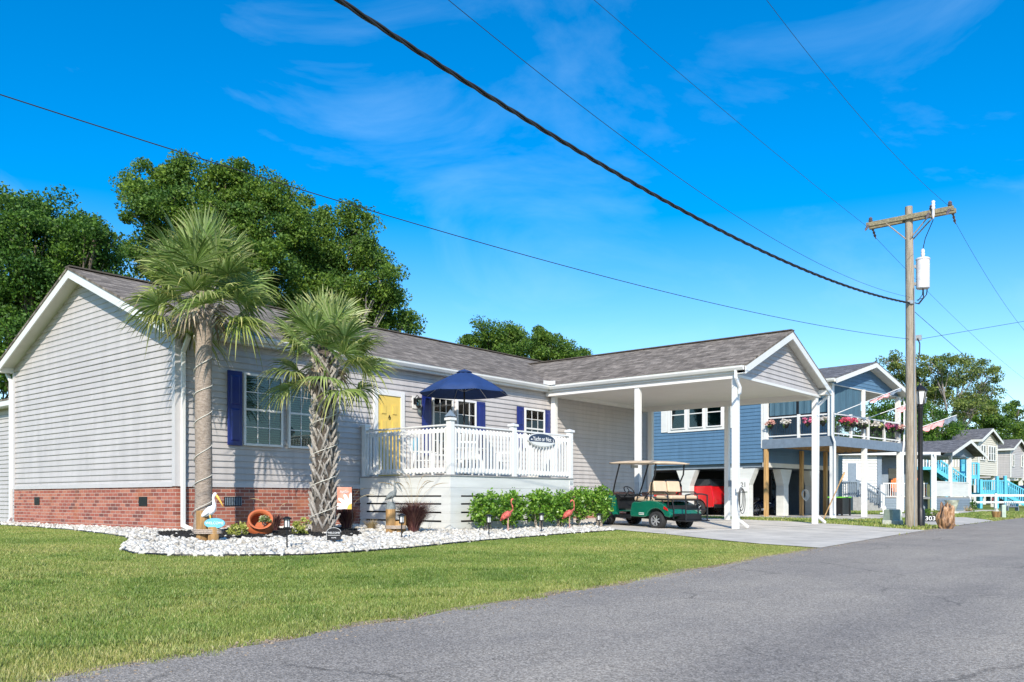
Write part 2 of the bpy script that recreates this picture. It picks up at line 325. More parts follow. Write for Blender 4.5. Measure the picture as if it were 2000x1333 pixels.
def window(parent, x0, x1, z0, z1, y=0, cols=3, rows=2, blinds=True, sash=True, fr=.05, nx=0, blind_mat=None, wm=None, side=None, open_blind=False):
    """double-hung window. default faces -y at plane y; side='x' faces -x at plane x=y (x0..x1 run along y)"""
    def tf(mb):
        if side == 'x': mb.M = Matrix(((0,1,0,0),(1,0,0,0),(0,0,1,0),(0,0,0,1)))
    W = wm or M['white']
    f = MB(); tf(f); Y = y
    o = Y-.078; i = Y-.0
    f.box(x0, x0+fr, o, i, z0, z1); f.box(x1-fr, x1, o, i, z0, z1); f.box(x0+fr, x1-fr, o, i, z1-fr, z1); f.box(x0+fr, x1-fr, o-.01, i, z0, z0+fr)
    zm = (z0+z1)/2
    fo = f.build('window', W, parent, bevel=.004)
    s = MB(); tf(s)
    if sash: s.box(x0+fr, x1-fr, o+.008, i-.012, zm-.022, zm+.022)
    gw = .009
    for (a, b) in (((z0+fr, zm-.022), (zm+.022, z1-fr)) if sash else ((z0+fr, z1-fr),)):
        for k in range(1, cols):
            x = x0+fr+(x1-x0-2*fr)*k/cols; s.box(x-gw, x+gw, o+.018, o+.026, a, b)
        for k in range(1, rows):
            z = a+(b-a)*k/rows; s.box(x0+fr, x1-fr, o+.0185, o+.0255, z-gw, z+gw)
    s.build('muntins', W, fo)
    gl = MB(); tf(gl); gl.box(x0+fr-.004, x1-fr+.004, o+.028, o+.033, z0+fr-.004, z1-fr+.004); gl.build('pane', M['glass'], fo)
    bk = MB(); tf(bk); bk.box(x0+fr-.005, x1-fr+.005, i-.014, i-.0095, z0+fr-.005, z1-fr+.005); bk.build('backing', M['dark'], fo)
    if blinds:
        b = MB(); tf(b); z = z0+fr+.02
        while z < z1-fr-.01:
            b.add([(x0+fr+.012, i-.040, z), (x1-fr-.012, i-.040, z), (x1-fr-.012, i-.018, z+.026), (x0+fr+.012, i-.018, z+.026)], [(0,1,2,3)]); z += .05
        b.build('blind', blind_mat or M['blind'], fo)
    return fo
def shutter(parent, x0, x1, z0, z1, y, mat):
    s = MB(); s.box(x0, x1, y-.03, y, z0, z1); o = s.build('shutter', mat, parent, bevel=.004)
    p = MB(); zm = z0+(z1-z0)*.52; e = .055
    for a, b in ((z0+.09, zm-.04), (zm+.04, z1-.09)):
        p.box(x0+e, x1-e, y-.033, y-.0305, a, b)
        p.add([(x0+e+.004, y-.0335, a+.004), (x1-e-.004, y-.0335, a+.004), (x1-e-.004, y-.0335, b-.004), (x0+e+.004, y-.0335, b-.004),
               (x0+e+.03, y-.044, a+.03), (x1-e-.03, y-.044, a+.03), (x1-e-.03, y-.044, b-.03), (x0+e+.03, y-.044, b-.03)], [(0,1,5,4),(1,2,6,5),(2,3,7,6),(3,0,4,7),(4,5,6,7)])
    p.build('raised_panel', mat, o)
def gutter(mb, a, b, out, s=.115):
    """K-style gutter from a to b, out = unit vector outwards; a,b at the top back edge"""
    a = Vector(a); b = Vector(b); o = Vector(out); z = Vector((0,0,1))
    pr = [(0,0), (0,-s), (.075,-s), (.09,-s*.8), (.115,-s*.45), (.115,-s*.1), (.125,0), (.112,0), (.10,-s*.4), (.075,-s*.85), (.012,-s*.85), (.012,0)]
    P = [a+o*x+z*q for x, q in pr]; mb.prism(P, b-a)
def downspout(path, parent, mat=None, w=.085, h=.06, name='downspout'):
    mb = MB(); P = [Vector(p) for p in path]
    for i in range(len(P)-1):
        d = (P[i+1]-P[i]).normalized(); mb.beam(P[i]-d*.018, P[i+1]+d*.018, w, h, up=(0,1,0))
    return mb.build(name, mat or M['white'], parent, bevel=.01)
# ---------------------------------------------------------------- THE GREY BUNGALOW
H = thing('bungalow', 'single-storey pale grey bungalow on a red brick base with navy shutters and attached carport', 'house')
ZB, ZE, RX0, LX, WY = .876, 3.82, -.35, 17.8, 8.0
RZ, RY, SL = 5.77, 4.0, .417
def main_z(y): return RZ-SL*abs(y-RY)
b = MB(); b.box(.0, LX, .0, WY, -.5, ZB); b.build('brick_base', M['brick'], H)
b = MB(); b.box(.03, LX-.02, .03, WY-.02, ZB+.001, ZE+.02); b.build('inner_wall', M['siding'], H)
gt = lambda z: (z, )
b = MB()
def gy0(z): return max(.0, RY-(RZ-.13-z)/SL) if z > ZE else .0
def gy1(z): return min(WY, RY+(RZ-.13-z)/SL) if z > ZE else WY
siding(b, (.012, 0), (0, 1), (-1, 0), ZB+.005, RZ-.14, gy0, gy1, ex=.129)
b.build('gable_siding', M['siding'], H)
b = MB(); siding(b, (0, .012), (1, 0), (0, -1), ZB+.005, ZE, lambda z: .0, lambda z: LX, ex=.1285); b.build('front_siding', M['siding'], H)
b = MB(); b.prism([(.0, .03, ZE), (.0, RY, RZ-.12), (.0, WY-.03, ZE)], (.02, 0, 0)); b.prism([(LX-.05, .03, ZE), (LX-.05, RY, RZ-.12), (LX-.05, WY-.03, ZE)], (.05, 0, 0)); b.build('gable_backing', M['siding'], H)
b = MB(); b.box(-.036, .09, -.036, -.0, ZB-.01, ZE); b.box(-.036, -.0, -.0, .085, ZB-.01, ZE); b.build('corner_trim', M['sidetrim'], H)
b = MB(); b.box(-.035, -.0, WY-.09, WY+.02, ZB-.01, ZE); b.box(LX-.08, LX+.022, -.035, 0, ZB-.01, ZE); b.build('corner_trim', M['sidetrim'], H)
b = MB(); b.box(-.030, .0, .09, WY-.09, ZB-.02, ZB+.07); b.box(.09, LX-.08, -.030, .0, ZB-.02, ZB+.07); b.build('starter_strip', M['sidetrim'], H)
# roof
e = .2
roofslab('roof_slope', [(RX0-.02, -e, main_z(-e)), (LX+.3, -e, main_z(-e)), (LX+.3, RY, RZ), (RX0-.02, RY, RZ)], M['roof'], H)
roofslab('roof_slope', [(RX0-.02, WY+e, main_z(-e)), (LX+.3, WY+e, main_z(-e)), (LX+.3, RY, RZ), (RX0-.02, RY, RZ)], M['roof'], H)
CX0, CX1, CXR, CY = 11.74, 17.86, 14.8, -6.46
CZ = 4.03; CRZ = 5.34; csl = (CRZ-CZ)/(CXR-CX0)
yv = RY-(RZ-CZ)/SL; yr = RY-(RZ-CRZ)/SL
roofslab('carport_roof', [(CX0, CY, CZ), (CX0, yv+.05, CZ), (CXR, yr+.05, CRZ), (CXR, CY, CRZ)], M['roof'], H)
roofslab('carport_roof', [(CX1, CY, CZ), (CX1, yv+.05, CZ), (CXR, yr+.05, CRZ), (CXR, CY, CRZ)], M['roof'], H)
b = MB(); b.beam((RX0-.02, RY, RZ+.005), (LX+.3, RY, RZ+.005), .24, .03); b.beam((CXR, CY, CRZ+.004), (CXR, yr, CRZ+.004), .22, .03); b.build('ridge_cap', M['roof'], H)
# rake boards, soffits
def rake(mbf, x, y0, z0, y1, z1, depth=.19, th=.03, ax='x'):
    if ax == 'x': mbf.prism([(x, y0, z0), (x, y1, z1), (x, y1, z1-depth), (x, y0, z0-depth)], (th, 0, 0))
    else: mbf.prism([(y0, x, z0), (y1, x, z1), (y1, x, z1-depth), (y0, x, z0-depth)], (0, th, 0))
b = MB(); zt_ = -.052
rake(b, RX0, -e, main_z(-e)+zt_, RY, RZ+zt_); rake(b, RX0, WY+e, main_z(-e)+zt_, RY, RZ+zt_)
b.build('rake_board', M['trim'], H)
b = MB()
for y0, y1 in ((-e, RY), (WY+e, RY)):
    z0, z1 = main_z(-e)-.16, RZ-.16
    b.prism([(RX0+.031, y0, z0), (RX0+.031, y1, z1), (RX0+.031, y1, z1+.012), (RX0+.031, y0, z0+.012)], (.33, 0, 0))
b.build('rake_soffit', M['soffit'], H)
b = MB()   # boxed eave returns
for s, y in ((-1, -e), (1, WY+e)):
    yi = 0.0 if s < 0 else WY
    b.prism([(RX0+.001, y, ZE), (RX0+.001, yi, ZE), (RX0+.001, yi, main_z(-e)-.06+SL*.2*.6), (RX0+.001, y, main_z(-e)-.06)], (.34, 0, 0))
b.build('eave_return', M['trim'], H)
b = MB(); b.box(-.01, CX0, -e+.0, -e+.02, ZE, ZE+.16); b.build('fascia', M['trim'], H)
b = MB(); b.box(-.01, CX0, -e+.02, -.0, ZE-.0, ZE+.012); b.build('eave_soffit', M['soffit'], H)
b = MB(); gutter(b, (RX0+.1, -e, ZE+.175), (CX0-.02, -e, ZE+.175), (0, -1, 0)); gutter(b, (CX0, -e-.02, ZE+.175), (CX0, CY+.05, ZE+.175), (-1, 0, 0)); b.build('gutter', M['trim'], H)
b = MB(); gutter(b, (CX1, -.2, ZE+.175), (CX1, CY+.05, ZE+.175), (1, 0, 0)); gutter(b, (RX0+.1, WY+e, ZE+.175), (8, WY+e, ZE+.175), (0, 1, 0)); b.build('gutter', M['trim'], H)
b = MB(); b.box(CX0-.16, CX0-.145, -.55, -.26, ZE+.18, ZE+.29); b.box(CX0-.42, CX0-.12, -.335, -.32, ZE+.18, ZE+.29); b.build('gutter_splash_guard', M['white'], H)
# carport
b = MB(); b.box(CX0, CX0+.02, CY+.03, -.2, ZE, ZE+.16); b.box(CX1-.02, CX1, CY+.03, -.2, ZE, ZE+.16); b.build('carport_fascia', M['trim'], H)
b = MB(); b.box(CX0+.02, CX1-.02, CY+.3, -.03, ZE-.004, ZE+.01); b.build('carport_ceiling', M['ceiling'], H)
b = MB(); bz = 3.66
b.box(11.80, 11.99, -6.18, -.03, 3.70, ZE-.005); b.box(17.36, 17.55, -6.17, -.03, bz, ZE-.005); b.box(11.99, 17.36, -6.16, -5.98, bz+.06, ZE-.005)
b.box(11.99, 17.36, -.2, -.03, bz+.05, ZE-.005); b.build('carport_beam', M['ceiling'], H)
b = MB()
cg0 = lambda z: max(11.84, CXR-(CRZ-.13-z)/csl); cg1 = lambda z: min(17.72, CXR+(CRZ-.13-z)/csl)
siding(b, (0, -6.165), (1, 0), (0, -1), 3.80, CRZ-.14, cg0, cg1, ex=.128); b.build('carport_gable_siding', M['siding'], H)
b = MB(); b.prism([(11.86, -6.16, 3.8), (CXR, -6.16, CRZ-.12), (17.7, -6.16, 3.8)], (0, .02, 0)); b.build('gable_backing', M['siding'], H)
b = MB(); b.box(11.82, 17.68, -6.20, -6.165, 3.73, 3.80); b.build('gable_bottom_trim', M['white'], H)
b = MB(); rake(b, CY+.0, CX0, CZ+zt_+.0, CXR, CRZ+zt_, ax='y'); rake(b, CY, CX1, CZ+zt_, CXR, CRZ+zt_, ax='y'); b.build('rake_board', M['trim'], H)
b = MB()
for x0 in (CX0, CX1): b.prism([(x0, CY+.031, CZ-.16), (CXR, CY+.031, CRZ-.16), (CXR, CY+.031, CRZ-.148), (x0, CY+.031, CZ-.148)], (0, .27, 0))
b.build('rake_soffit', M['soffit'], H)
b = MB(); b.prism([(CX1+.0, CY+.032, ZE-.02), (CX1-.35, CY+.032, ZE-.02), (CX1-.35, CY+.032, ZE+.13), (CX1, CY+.032, CZ-.06)], (0, .28, 0)); b.prism([(CX0, CY+.032, ZE-.02), (CX0+.1, CY+.032, ZE-.02), (CX0+.1, CY+.032, ZE+.1), (CX0, CY+.032, CZ-.06)], (0, .28, 0)); b.build('eave_return', M['trim'], H)
for (x, y, zt) in ((11.9, -6.1, 3.70), (11.9, -3.2, 3.70), (12.1, -.13, 3.70), (17.45, -6.1, 3.66), (17.47, -3.2, 3.66), (17.47, -.32, 3.66)):
    b = MB(); b.box(x-.075, x+.075, y-.075, y+.075, g(x, y)-.1, zt+.02); c = b.build('carport_post', M['white'], H, bevel=.006)
    b = MB(); b.box(x-.018, x+.018, y-.077, y-.0752, g(x, y), zt); b.build('groove', M['trim'], c)
# downspouts
gz = g(0, 0)
downspout([(.12, -.26, ZE+.06), (.12, -.26, ZE-.06), (.115, -.07, ZE-.32), (.115, -.07, gz+.12), (.2, -.3, gz+.03)], H)
downspout([(-.07, WY+.25, ZE+.06), (-.07, WY+.25, ZE-.02), (-.06, WY+.05, ZE-.2), (-.06, WY+.05, gz+.15), (-.2, WY-.2, gz+.06)], H)
zz = g(12, -6.1)
downspout([(11.70, -6.2, ZE+.07), (11.70, -6.2, ZE-.12), (11.86, -6.24, 3.45), (11.86, -6.23, 3.3)], H)
downspout([(12.05, -6.1, 3.4), (12.05, -6.1, zz+.25), (12.18, -6.3, zz+.06)], H)
downspout([(CX1+.05, -6.3, ZE+.07), (CX1+.05, -6.3, ZE-.05), (17.6, -6.15, 3.5), (17.58, -6.13, zz+.25), (17.75, -6.3, zz+.06)], H)
b = MB()
for k in range(5): b.add([(.16+.17*k, -e-.126, ZE+.06), (.33+.17*k, -e-.126, ZE+.06), (.245+.17*k, -e-.126, ZE-.06 if k < 2 else ZE+.05)], [(0,1,2)])
b.build('gutter_crest', M['trim'], H)
# windows, shutters, door
window(H, 1.47, 2.43, 1.73, 3.25, -.0); window(H, 2.57, 3.53, 1.73, 3.25, -.0)
window(H, 6.99, 7.76, 1.73, 3.27, -.0); window(H, 7.89, 8.66, 1.73, 3.27, -.0); window(H, 10.77, 11.72, 2.1, 3.27, -.0)
for x0, x1, z0, z1 in ((1.10, 1.43, 1.72, 3.26), (3.57, 3.90, 1.72, 3.26), (6.62, 6.95, 1.72, 3.28), (8.70, 9.03, 1.72, 3.28), (10.42, 10.73, 2.08, 3.29), (11.74, 12.0, 2.08, 3.29)): shutter(H, x0, x1, z0, z1, -.036, M['navy'])
b = MB(); x0, x1, z0, z1 = 5.02, 6.02, 1.14, 3.27
b.box(x0, x0+.13, -.06, -.0, z0, z1); b.box(x1-.13, x1, -.06, -.0, z0, z1); b.box(x0+.13, x1-.13, -.06, -.0, z1-.13, z1); df = b.build('door_frame', M['white'], H, bevel=.004)
b = MB(); b.box(x0+.13, x1-.13, -.035, -.0, z0, z1-.13); d = b.build('door', M['yellow'], H)
b = MB(); dx0, dx1 = x0+.13, x1-.13; wd = (dx1-dx0)
for cxk in (0, 1):
    for (a, c) in ((.12, .78), (.88, 1.42), (1.52, 1.80)):
        px = dx0+.09+cxk*(wd/2-.02); p0, p1 = px, px+wd/2-.17
        b.box(p0, p1, -.037, -.0352, z0+a, z0+c); b.box(p0+.035, p1-.035, -.056, -.0372, z0+a+.035, z0+c-.035)
b.build('door_panel', M['yellow'], d)
b = MB(); b.torus((dx0+wd/2, -.05, z0+1.46), .03, .008, (0,1,0)); b.ell((dx0+wd/2, -.045, z0+1.51), (.016, .012, .02)); b.build('knocker', M['black'], d)
b = MB(); b.ell((dx1-.06, -.06, z0+.95), (.028, .03, .028)); b.build('handle', M['steel'], d)
# foundation vents
for (p, q) in (((-.004, 6.42), (-.004, 6.72)), ((-.004, 1.12), (-.004, 1.46))):
    b = MB(); b.box(-.012, .0, p[1], q[1], .47, .66); v = b.build('foundation_vent', M['black'], H)
b = MB(); b.box(1.05, 1.45, -.012, 0, .47, .66); v = b.build('foundation_vent', M['black'], H)
b = MB(); [b.box(1.07+.04*k, 1.085+.04*k, -.018, -.0125, .485, .645) for k in range(10)]; b.build('louvre', M['slate'], v)
# rear annex seen at the left edge
b = MB(); ax = .62
siding(b, (ax+.012, 0), (0, 1), (-1, 0), -.02, 3.12, lambda z: WY+.0, lambda z: 15.0, ex=.115); b.build('annex_siding', M['siding'], H)
b = MB(); b.box(ax+.03, 6, WY, 14.8, -.3, 3.14); b.build('annex_wall', M['siding'], H)
b = MB(); b.box(ax-.3, ax-.27, WY+.1, 15.2, 3.13, 3.3); b.box(ax-.27, ax+.03, WY+.1, 15.2, 3.12, 3.14); b.build('annex_fascia', M['trim'], H)
roofslab('annex_roof', [(ax-.31, WY+.1, 3.31), (ax-.31, 15.2, 3.31), (6.5, 15.2, 3.9), (6.5, WY+.1, 3.9)], M['roof'], H)
# porch wall light
b = MB(); lx, lz = 6.36, 3.06
b.box(lx-.05, lx+.12, -.03, -.0, lz-.16, lz+.16); pl = b.build('light_backplate', M['white'], H)
b = MB(); b.box(lx-.02, lx+.05, -.05, -.03, lz-.05, lz+.1); b.tube([(lx+.015, -.05, lz+.1), (lx+.015, -.12, lz+.16), (lx+.015, -.18, lz+.13)], .012, 6); b.lathe([(.0, .12), (.085, .07), (.09, .06), (.06, .05)], (lx+.015, -.18, lz), 8); b.lathe([(.06, -.11), (.065, -.12), (.03, -.15), (0, -.17)], (lx+.015, -.18, lz), 8)
for k in range(6): a = math.pi/3*k; b.beam((lx+.015+.066*math.cos(a), -.18+.066*math.sin(a), lz-.11), (lx+.015+.08*math.cos(a), -.18+.08*math.sin(a), lz+.06), .008, .008)
pl2 = b.build('porch_light', M['black'], H); b = MB(); b.lathe([(.055, -.11), (.07, .055)], (lx+.015, -.18, lz), 6); b.build('lamp_glass', M['glass'], pl2)
# small outlet boxes
b = MB(); b.box(13.02, 13.12, -.05, -.0, 1.5, 1.64); b.build('outlet_box', M['white'], H)
b = MB(); b.box(17.37, 17.47, -3.36, -3.28, 1.02, 1.22); b.build('outlet_box', M['slate'], H)
# ---------------------------------------------------------------- DECK
D = thing('porch_deck', 'raised white timber deck with picket railing in front of the yellow door', 'deck')
dx0, dx1, dy, dz = 4.6, 9.1, -3.0, 1.14
b = MB(); [b.box(dx0-.02, dx1+.02, dy-.02+k*.1425, dy-.02+k*.1425+.136, dz-.03, dz) for k in range(21)]; b.build('deck_floor', M['deckboard'], D)
b = MB(); b.box(dx0, dx1, dy, dy+.035, .86, dz-.032); b.box(dx0, dx0+.035, dy+.035, -.03, .86, dz-.032); b.box(dx1-.035, dx1, dy+.035, -.03, .86, dz-.032); b.build('rim_board', M['boards'], D)
for k, (z0, z1) in enumerate(((.695, .856), (.525, .66), (.34, .488), (.15, .303), (-.10, .11))):
    b = MB(); b.box(dx0, dx1, dy, dy+.022, z0, z1); b.box(dx0, dx0+.022, dy+.022, -.03, z0, z1); b.box(dx1-.022, dx1, dy+.022, -.03, z0, z1); b.build('skirt_board', M['boards'], D)
b = MB()
for a, c in ((.662, .694), (.49, .524), (.305, .339), (.112, .149)):
    b.box(dx0+.004, dx0+.33, dy+.002, dy+.02, a, c); b.box(dx0+.002, dx0+.02, dy+.03, dy+.28, a, c); b.box(dx1-.25, dx1-.004, dy+.002, dy+.02, a, c)
b.box(dx0+.024, dx0+.05, -.22, -.03, .0, .86); b.build('corner_filler', M['boards'], D)
b = MB(); b.box(dx0+.08, dx1-.08, dy+.08, -.05, -.2, .85); b.build('underside', M['dark'], D)  # solid near-black block, its colour standing in for shade below the deck
def rpost(x, y, zt=2.36, w=.13):
    b = MB(); b.box(x-w/2, x+w/2, y-w/2, y+w/2, dz, zt); o = b.build('rail_post', M['white'], D, bevel=.005)
    b = MB(); b.box(x-w*.72, x+w*.72, y-w*.72, y+w*.72, zt-.05, zt); b.add([(x-w*.72, y-w*.72, zt), (x+w*.72, y-w*.72, zt), (x+w*.72, y+w*.72, zt), (x-w*.72, y+w*.72, zt), (x, y, zt+.035)], [(0,1,4),(1,2,4),(2,3,4),(3,0,4)]); b.build('post_cap', M['white'], o)
xa, ya = dx0+.07, dy+.07
posts = [(xa, ya), (6.78, ya), (dx1-.07, ya), (xa, -.15)]
for p in posts: rpost(*p)
def rail(p, q):
    p = Vector((*p, 0)); q = Vector((*q, 0)); d = (q-p).normalized(); nn = Vector((-d.y, d.x, 0)); L_ = (q-p).length
    b = MB(); b.beam(p+d*.065+Vector((0,0,2.215)), q-d*.065+Vector((0,0,2.215)), .09, .035); b.build('top_rail', M['white'], D, bevel=.004)
    b = MB()
    for k, off in ((0, 0),): b.beam(p+d*.065+Vector((0,0,2.10)), q-d*.065+Vector((0,0,2.10)), .035, .085); b.beam(p+d*.065+Vector((0,0,1.235)), q-d*.065+Vector((0,0,1.235)), .035, .12)
    b.build('lower_rail', M['white'], D)
    n = int((L_-.13)/.115); st = (L_-.13)/n
    b = MB()
    for k in range(n):
        c = p+d*(.065+st*(k+.5)); o2 = nn*(.036 if nn.dot(Vector((-1,-1,0))) > 0 else -.036)
        c2 = c+o2
        h = .019
        z0, z1, z2 = 1.20, 2.12, 2.17
        P = [c2-d*h-o2*.5, c2+d*h-o2*.5, c2+d*h+o2*.5, c2-d*h+o2*.5]
        b.add([(*v.xy, z0) for v in P]+[(*v.xy, z1) for v in P[:]]+[(*v.xy, z2) for v in P[:2]], [(0,1,2,3),(0,1,5,4),(1,2,6,5),(2,3,7,6),(3,0,4,7),(4,5,9,8),(7,6,9,8),(5,6,9),(4,7,8)])
    b.build('balusters', M['white'], D)
rail(posts[0], posts[1]); rail(posts[1], posts[2]); rail(posts[3], posts[0]); rail((dx1-.07, ya), (dx1-.07, -1.5))
# ---------------------------------------------------------------- DECK FURNITURE
def ring(n, r, ph=0): return [(r*math.cos(2*math.pi*k/n+ph), r*math.sin(2*math.pi*k/n+ph)) for k in range(n)]
ux, uy, uz = 6.96, -1.2, 1.14
U = thing('patio_umbrella', 'open navy blue patio umbrella on a black pole on the white deck', 'umbrella', (ux, uy, uz))
b = MB(); b.cyl((0,0,0), (0,0,2.66), .02, n=10); b.build('pole', M['black'], U, smooth=40)
b = MB(); b.lathe([(0,.0),(.24,.0),(.24,.04),(.06,.09),(.035,.3),(0,.3)]); b.build('base', M['black'], U, smooth=40)
b = MB(); nR = 8; rr = [0, .12, .42, .78, 1.14]; zz_ = [2.67, 2.63, 2.50, 2.32, 2.09]; vs = [(0,0,zz_[0])]; seg = 8; n = nR*seg
for i in range(1, 5):
    for k in range(n):
        a = 2*math.pi*k/n+.2; t = (k % seg)/seg; sc = math.sin(math.pi*t); q = rr[i]*(1-.07*sc*(i/4)); vs.append((q*math.cos(a), q*math.sin(a), zz_[i]-.012*i*sc+(.035*sc if i == 4 else 0)))
fs = [(0, 1+k, 1+(k+1)%n) for k in range(n)]+[(1+(i-1)*n+k, 1+i*n+k, 1+i*n+(k+1)%n, 1+(i-1)*n+(k+1)%n) for i in range(1, 4) for k in range(n)]
b.add(vs, fs); o = b.build('canopy', M['umbrella'], U, smooth=1); sm = o.modifiers.new('t', 'SOLIDIFY'); sm.thickness = .006
b = MB(); b.lathe([(0, .09), (.16, .03), (.2, .0)], (0,0,2.62), 16); b.build('vent_cap', M['umbrella'], U, smooth=1)
for k in range(8):
    a = 2*math.pi*k/8+.2; c_, s_ = math.cos(a), math.sin(a); b = MB(); b.tube([(.03*c_,.03*s_,2.62), (.78*c_,.78*s_,2.29), (1.12*c_,1.12*s_,2.085)], .007, 5); b.tube([(.03*c_,.03*s_,2.15), (.6*c_,.6*s_,2.37)], .006, 5); b.build('rib', M['steel'], U)
T = thing('patio_table', 'round white patio table under the navy umbrella', 'table', (ux, uy, uz))
b = MB(); b.lathe([(.04,.69),(.58,.69),(.6,.705),(.6,.72),(.04,.725)], n=28); b.build('table_top', M['white'], T)
for x, y in ring(4, .42, .7): b = MB(); b.tube([(x,y,.69), (x*1.15,y*1.15,0)], .018, 6); b.build('leg', M['white'], T)
def deckchair(x, y, rz, label, mat=None, cush=None):
    t = thing('patio_chair', label, 'chair', (x, y, uz), rz, 'chairs around the patio table'); m = mat or M['white']
    b = MB(); [b.box(-.25, .25, -.25+k*.085, -.25+k*.085+.07, .40, .42) for k in range(6)]; b.build('seat', m, t)
    b = MB(); [b.prism([(-.25+k*.085, .24, .42), (-.19+k*.085, .24, .42), (-.19+k*.085, .36, .98+.03*math.sin(k*.62)), (-.25+k*.085, .36, .98+.03*math.sin(k*.62))], (0, .015, 0)) for k in range(6)]; b.beam((-.25,.33,.8),(.25,.33,.8),.02,.05); b.build('backrest', m, t)
    for sx in (-1, 1):
        b = MB(); b.box(sx*.29-.03, sx*.29+.03, -.28, .28, .62, .64); b.build('armrest', m, t)
        b = MB(); b.box(sx*.27-.02, sx*.27+.02, -.26, -.21, 0, .62); b.build('leg', m, t)
        b = MB(); b.beam((sx*.27, .2, .62), (sx*.27, .3, 0), .04, .04); b.build('leg', m, t)
    if cush: b = MB(); b.ell((0, .2, .78), (.22, .07, .25)); b.build('cushion', cush, t, smooth=1)
    return t
deckchair(6.2, -1.9, R(150), 'white slatted patio chair nearest the deck corner post')
deckchair(7.75, -1.95, R(215), 'white slatted patio chair beside the middle railing post, back to the street')
deckchair(7.8, -.55, R(-40), 'white slatted patio chair against the wall right of the umbrella pole')
deckchair(6.15, -.6, R(40), 'patio chair with a pale blue cushion below the left shutter of the middle windows', None, M['signblue'])
pl_ = thing('solar_post_light', 'small dark pyramid solar light on the corner railing post', 'lamp', (xa, ya, 2.395))
b = MB(); b.add([(-.09,-.09,0),(.09,-.09,0),(.09,.09,0),(-.09,.09,0),(-.05,-.05,.06),(.05,-.05,.06),(.05,.05,.06),(-.05,.05,.06),(0,0,.15)], [(0,3,2,1),(0,1,5,4),(1,2,6,5),(2,3,7,6),(3,0,4,7),(4,5,8),(5,6,8),(6,7,8),(7,4,8)]); b.build('cap', M['slate'], pl_)
# oval sign
S = thing('oval_sign', 'navy and white oval name sign hanging on the deck railing', 'sign', (7.76, dy-.03, 2.04))
def oval(rx, rz, y, n=40, z=0): return [(rx*math.cos(2*math.pi*k/n), y, z+rz*math.sin(2*math.pi*k/n)) for k in range(n)]
b = MB(); b.prism(oval(.54, .17, 0), (0, .025, 0)); b.build('rim', M['trim'], S)
b = MB(); b.prism(oval(.515, .15, -.006), (0, .005, 0)); b.build('face', M['signnavy'], S)
b = MB(); lo = [(.515*math.cos(a), -.0095, .15*math.sin(a)) for a in np.linspace(R(200), R(340), 20)]; b.prism(lo, (0, .003, 0)); b.build('lower_band', M['trim'], S)
text('Yacht or Not', .15, M['text'], S, (0, -.008, .02), (R(90), 0, 0), ext=.002, sx=.88)
b = MB(); b.prism([(.40, -.009, -.04), (.47, -.009, -.04), (.455, -.009, -.065), (.415, -.009, -.065)], (0,.003,0)); b.prism([(.432, -.009, -.03), (.432, -.009, .05), (.465, -.009, -.03)], (0,.003,0)); b.prism([(-.45,-.009,.0),(-.42,-.009,.02),(-.395,-.009,.0),(-.42,-.009,-.02)], (0,.003,0)); b.prism([(-.40,-.009,.0),(-.38,-.009,.018),(-.38,-.009,-.018)], (0,.003,0)); b.build('emblem', M['text'], S)
# little plaque on deck fascia
S2 = thing('small_plaque', 'small white plaque with a dark mark on the right end of the deck rim', 'sign', (9.0, dy-.004, .95))
b = MB(); b.box(-.085, .085, -.008, 0, -.17, .14); b.build('plate', M['trim'], S2); b = MB(); b.box(-.075, .075, -.011, -.0082, -.16, -.02); b.build('panel', pm('pale_pink_panel', (.68,.58,.62), .5), S2); b = MB(); [b.box(-.06, .06, -.0105, -.0082, .02+.035*k, .035+.035*k) for k in range(3)]; b.build('printed_lines', M['slate'], S2); b = MB(); b.prism([(-.0,-.013,-.05),(.02,-.013,-.06),(.03,-.013,-.12),(.005,-.013,-.1)], (0,.0015,0)); b.build('mark', M['ink'], S2)
# ---------------------------------------------------------------- GARDEN THINGS
def pelican(name, label, loc, rz, mb_body, mb_beak, sc=1, post=True):
    t = thing(name, label, 'statue', loc, rz)
    b = MB(); b.tube([(-.21,0,.02), (-.17,0,.05), (-.08,0,.10), (.0,0,.14), (.07,0,.18), (.105,0,.25), (.09,0,.33), (.075,0,.40), (.095,0,.455), (.13,0,.475), (.16,0,.465)],
        [.018, .05, .085, .098, .085, .052, .035, .032, .042, .045, .03], 14); o = b.build('body', mb_body, t, smooth=1)
    b = MB(); b.tube([(.13,0,.475), (.20,0,.41), (.28,0,.30), (.335,0,.215)], [.028, .028, .02, .006], 8, flat=.75); b.build('beak', mb_beak, t, smooth=1)
    for s in (-1, 1):
        b = MB(); b.tube([(.06, s*.06, .17), (-.05, s*.095, .13), (-.17, s*.06, .05), (-.24, s*.025, .0)], [.03, .062, .04, .008], 8, flat=.4); b.build('wing', mb_body, t, smooth=1)
        b = MB(); b.tube([(.0, s*.03, .07), (.02, s*.03, -.05)], [.02, .014], 6); b.ell((.045, s*.03, -.055), (.045, .025, .01), 8, 4); b.build('foot', mb_beak, t, smooth=1)
    t.scale = (sc*.8, sc*.9, sc); return t
px, py = -1.19, -3.2; pz = g(px, py)
P1 = thing('piling_cluster', 'pair of stained wooden pilings lashed with rope carrying the white pelican', 'piling', (px, py, pz), -YAW)
for (x, y, h, r) in ((-.11, 0.03, .52, .095), (.085, -.02, .26, .085), (.0, .16, .40, .085)):
    b = MB(); b.lathe([(r, -.1), (r*1.02, h-.01), (r*.9, h), (0, h+.004)], (x, y, 0), 18); b.build('piling', M['post'], P1, smooth=50)
b = MB(); [b.tube([(-.02+.215*math.cos(a), .03+.15*math.sin(a), z) for a in np.linspace(0, 6.2832, 25)], .013, 6, caps=False) for z in (.16, .185, .21)]; b.build('rope', M['rope'], P1, smooth=1)
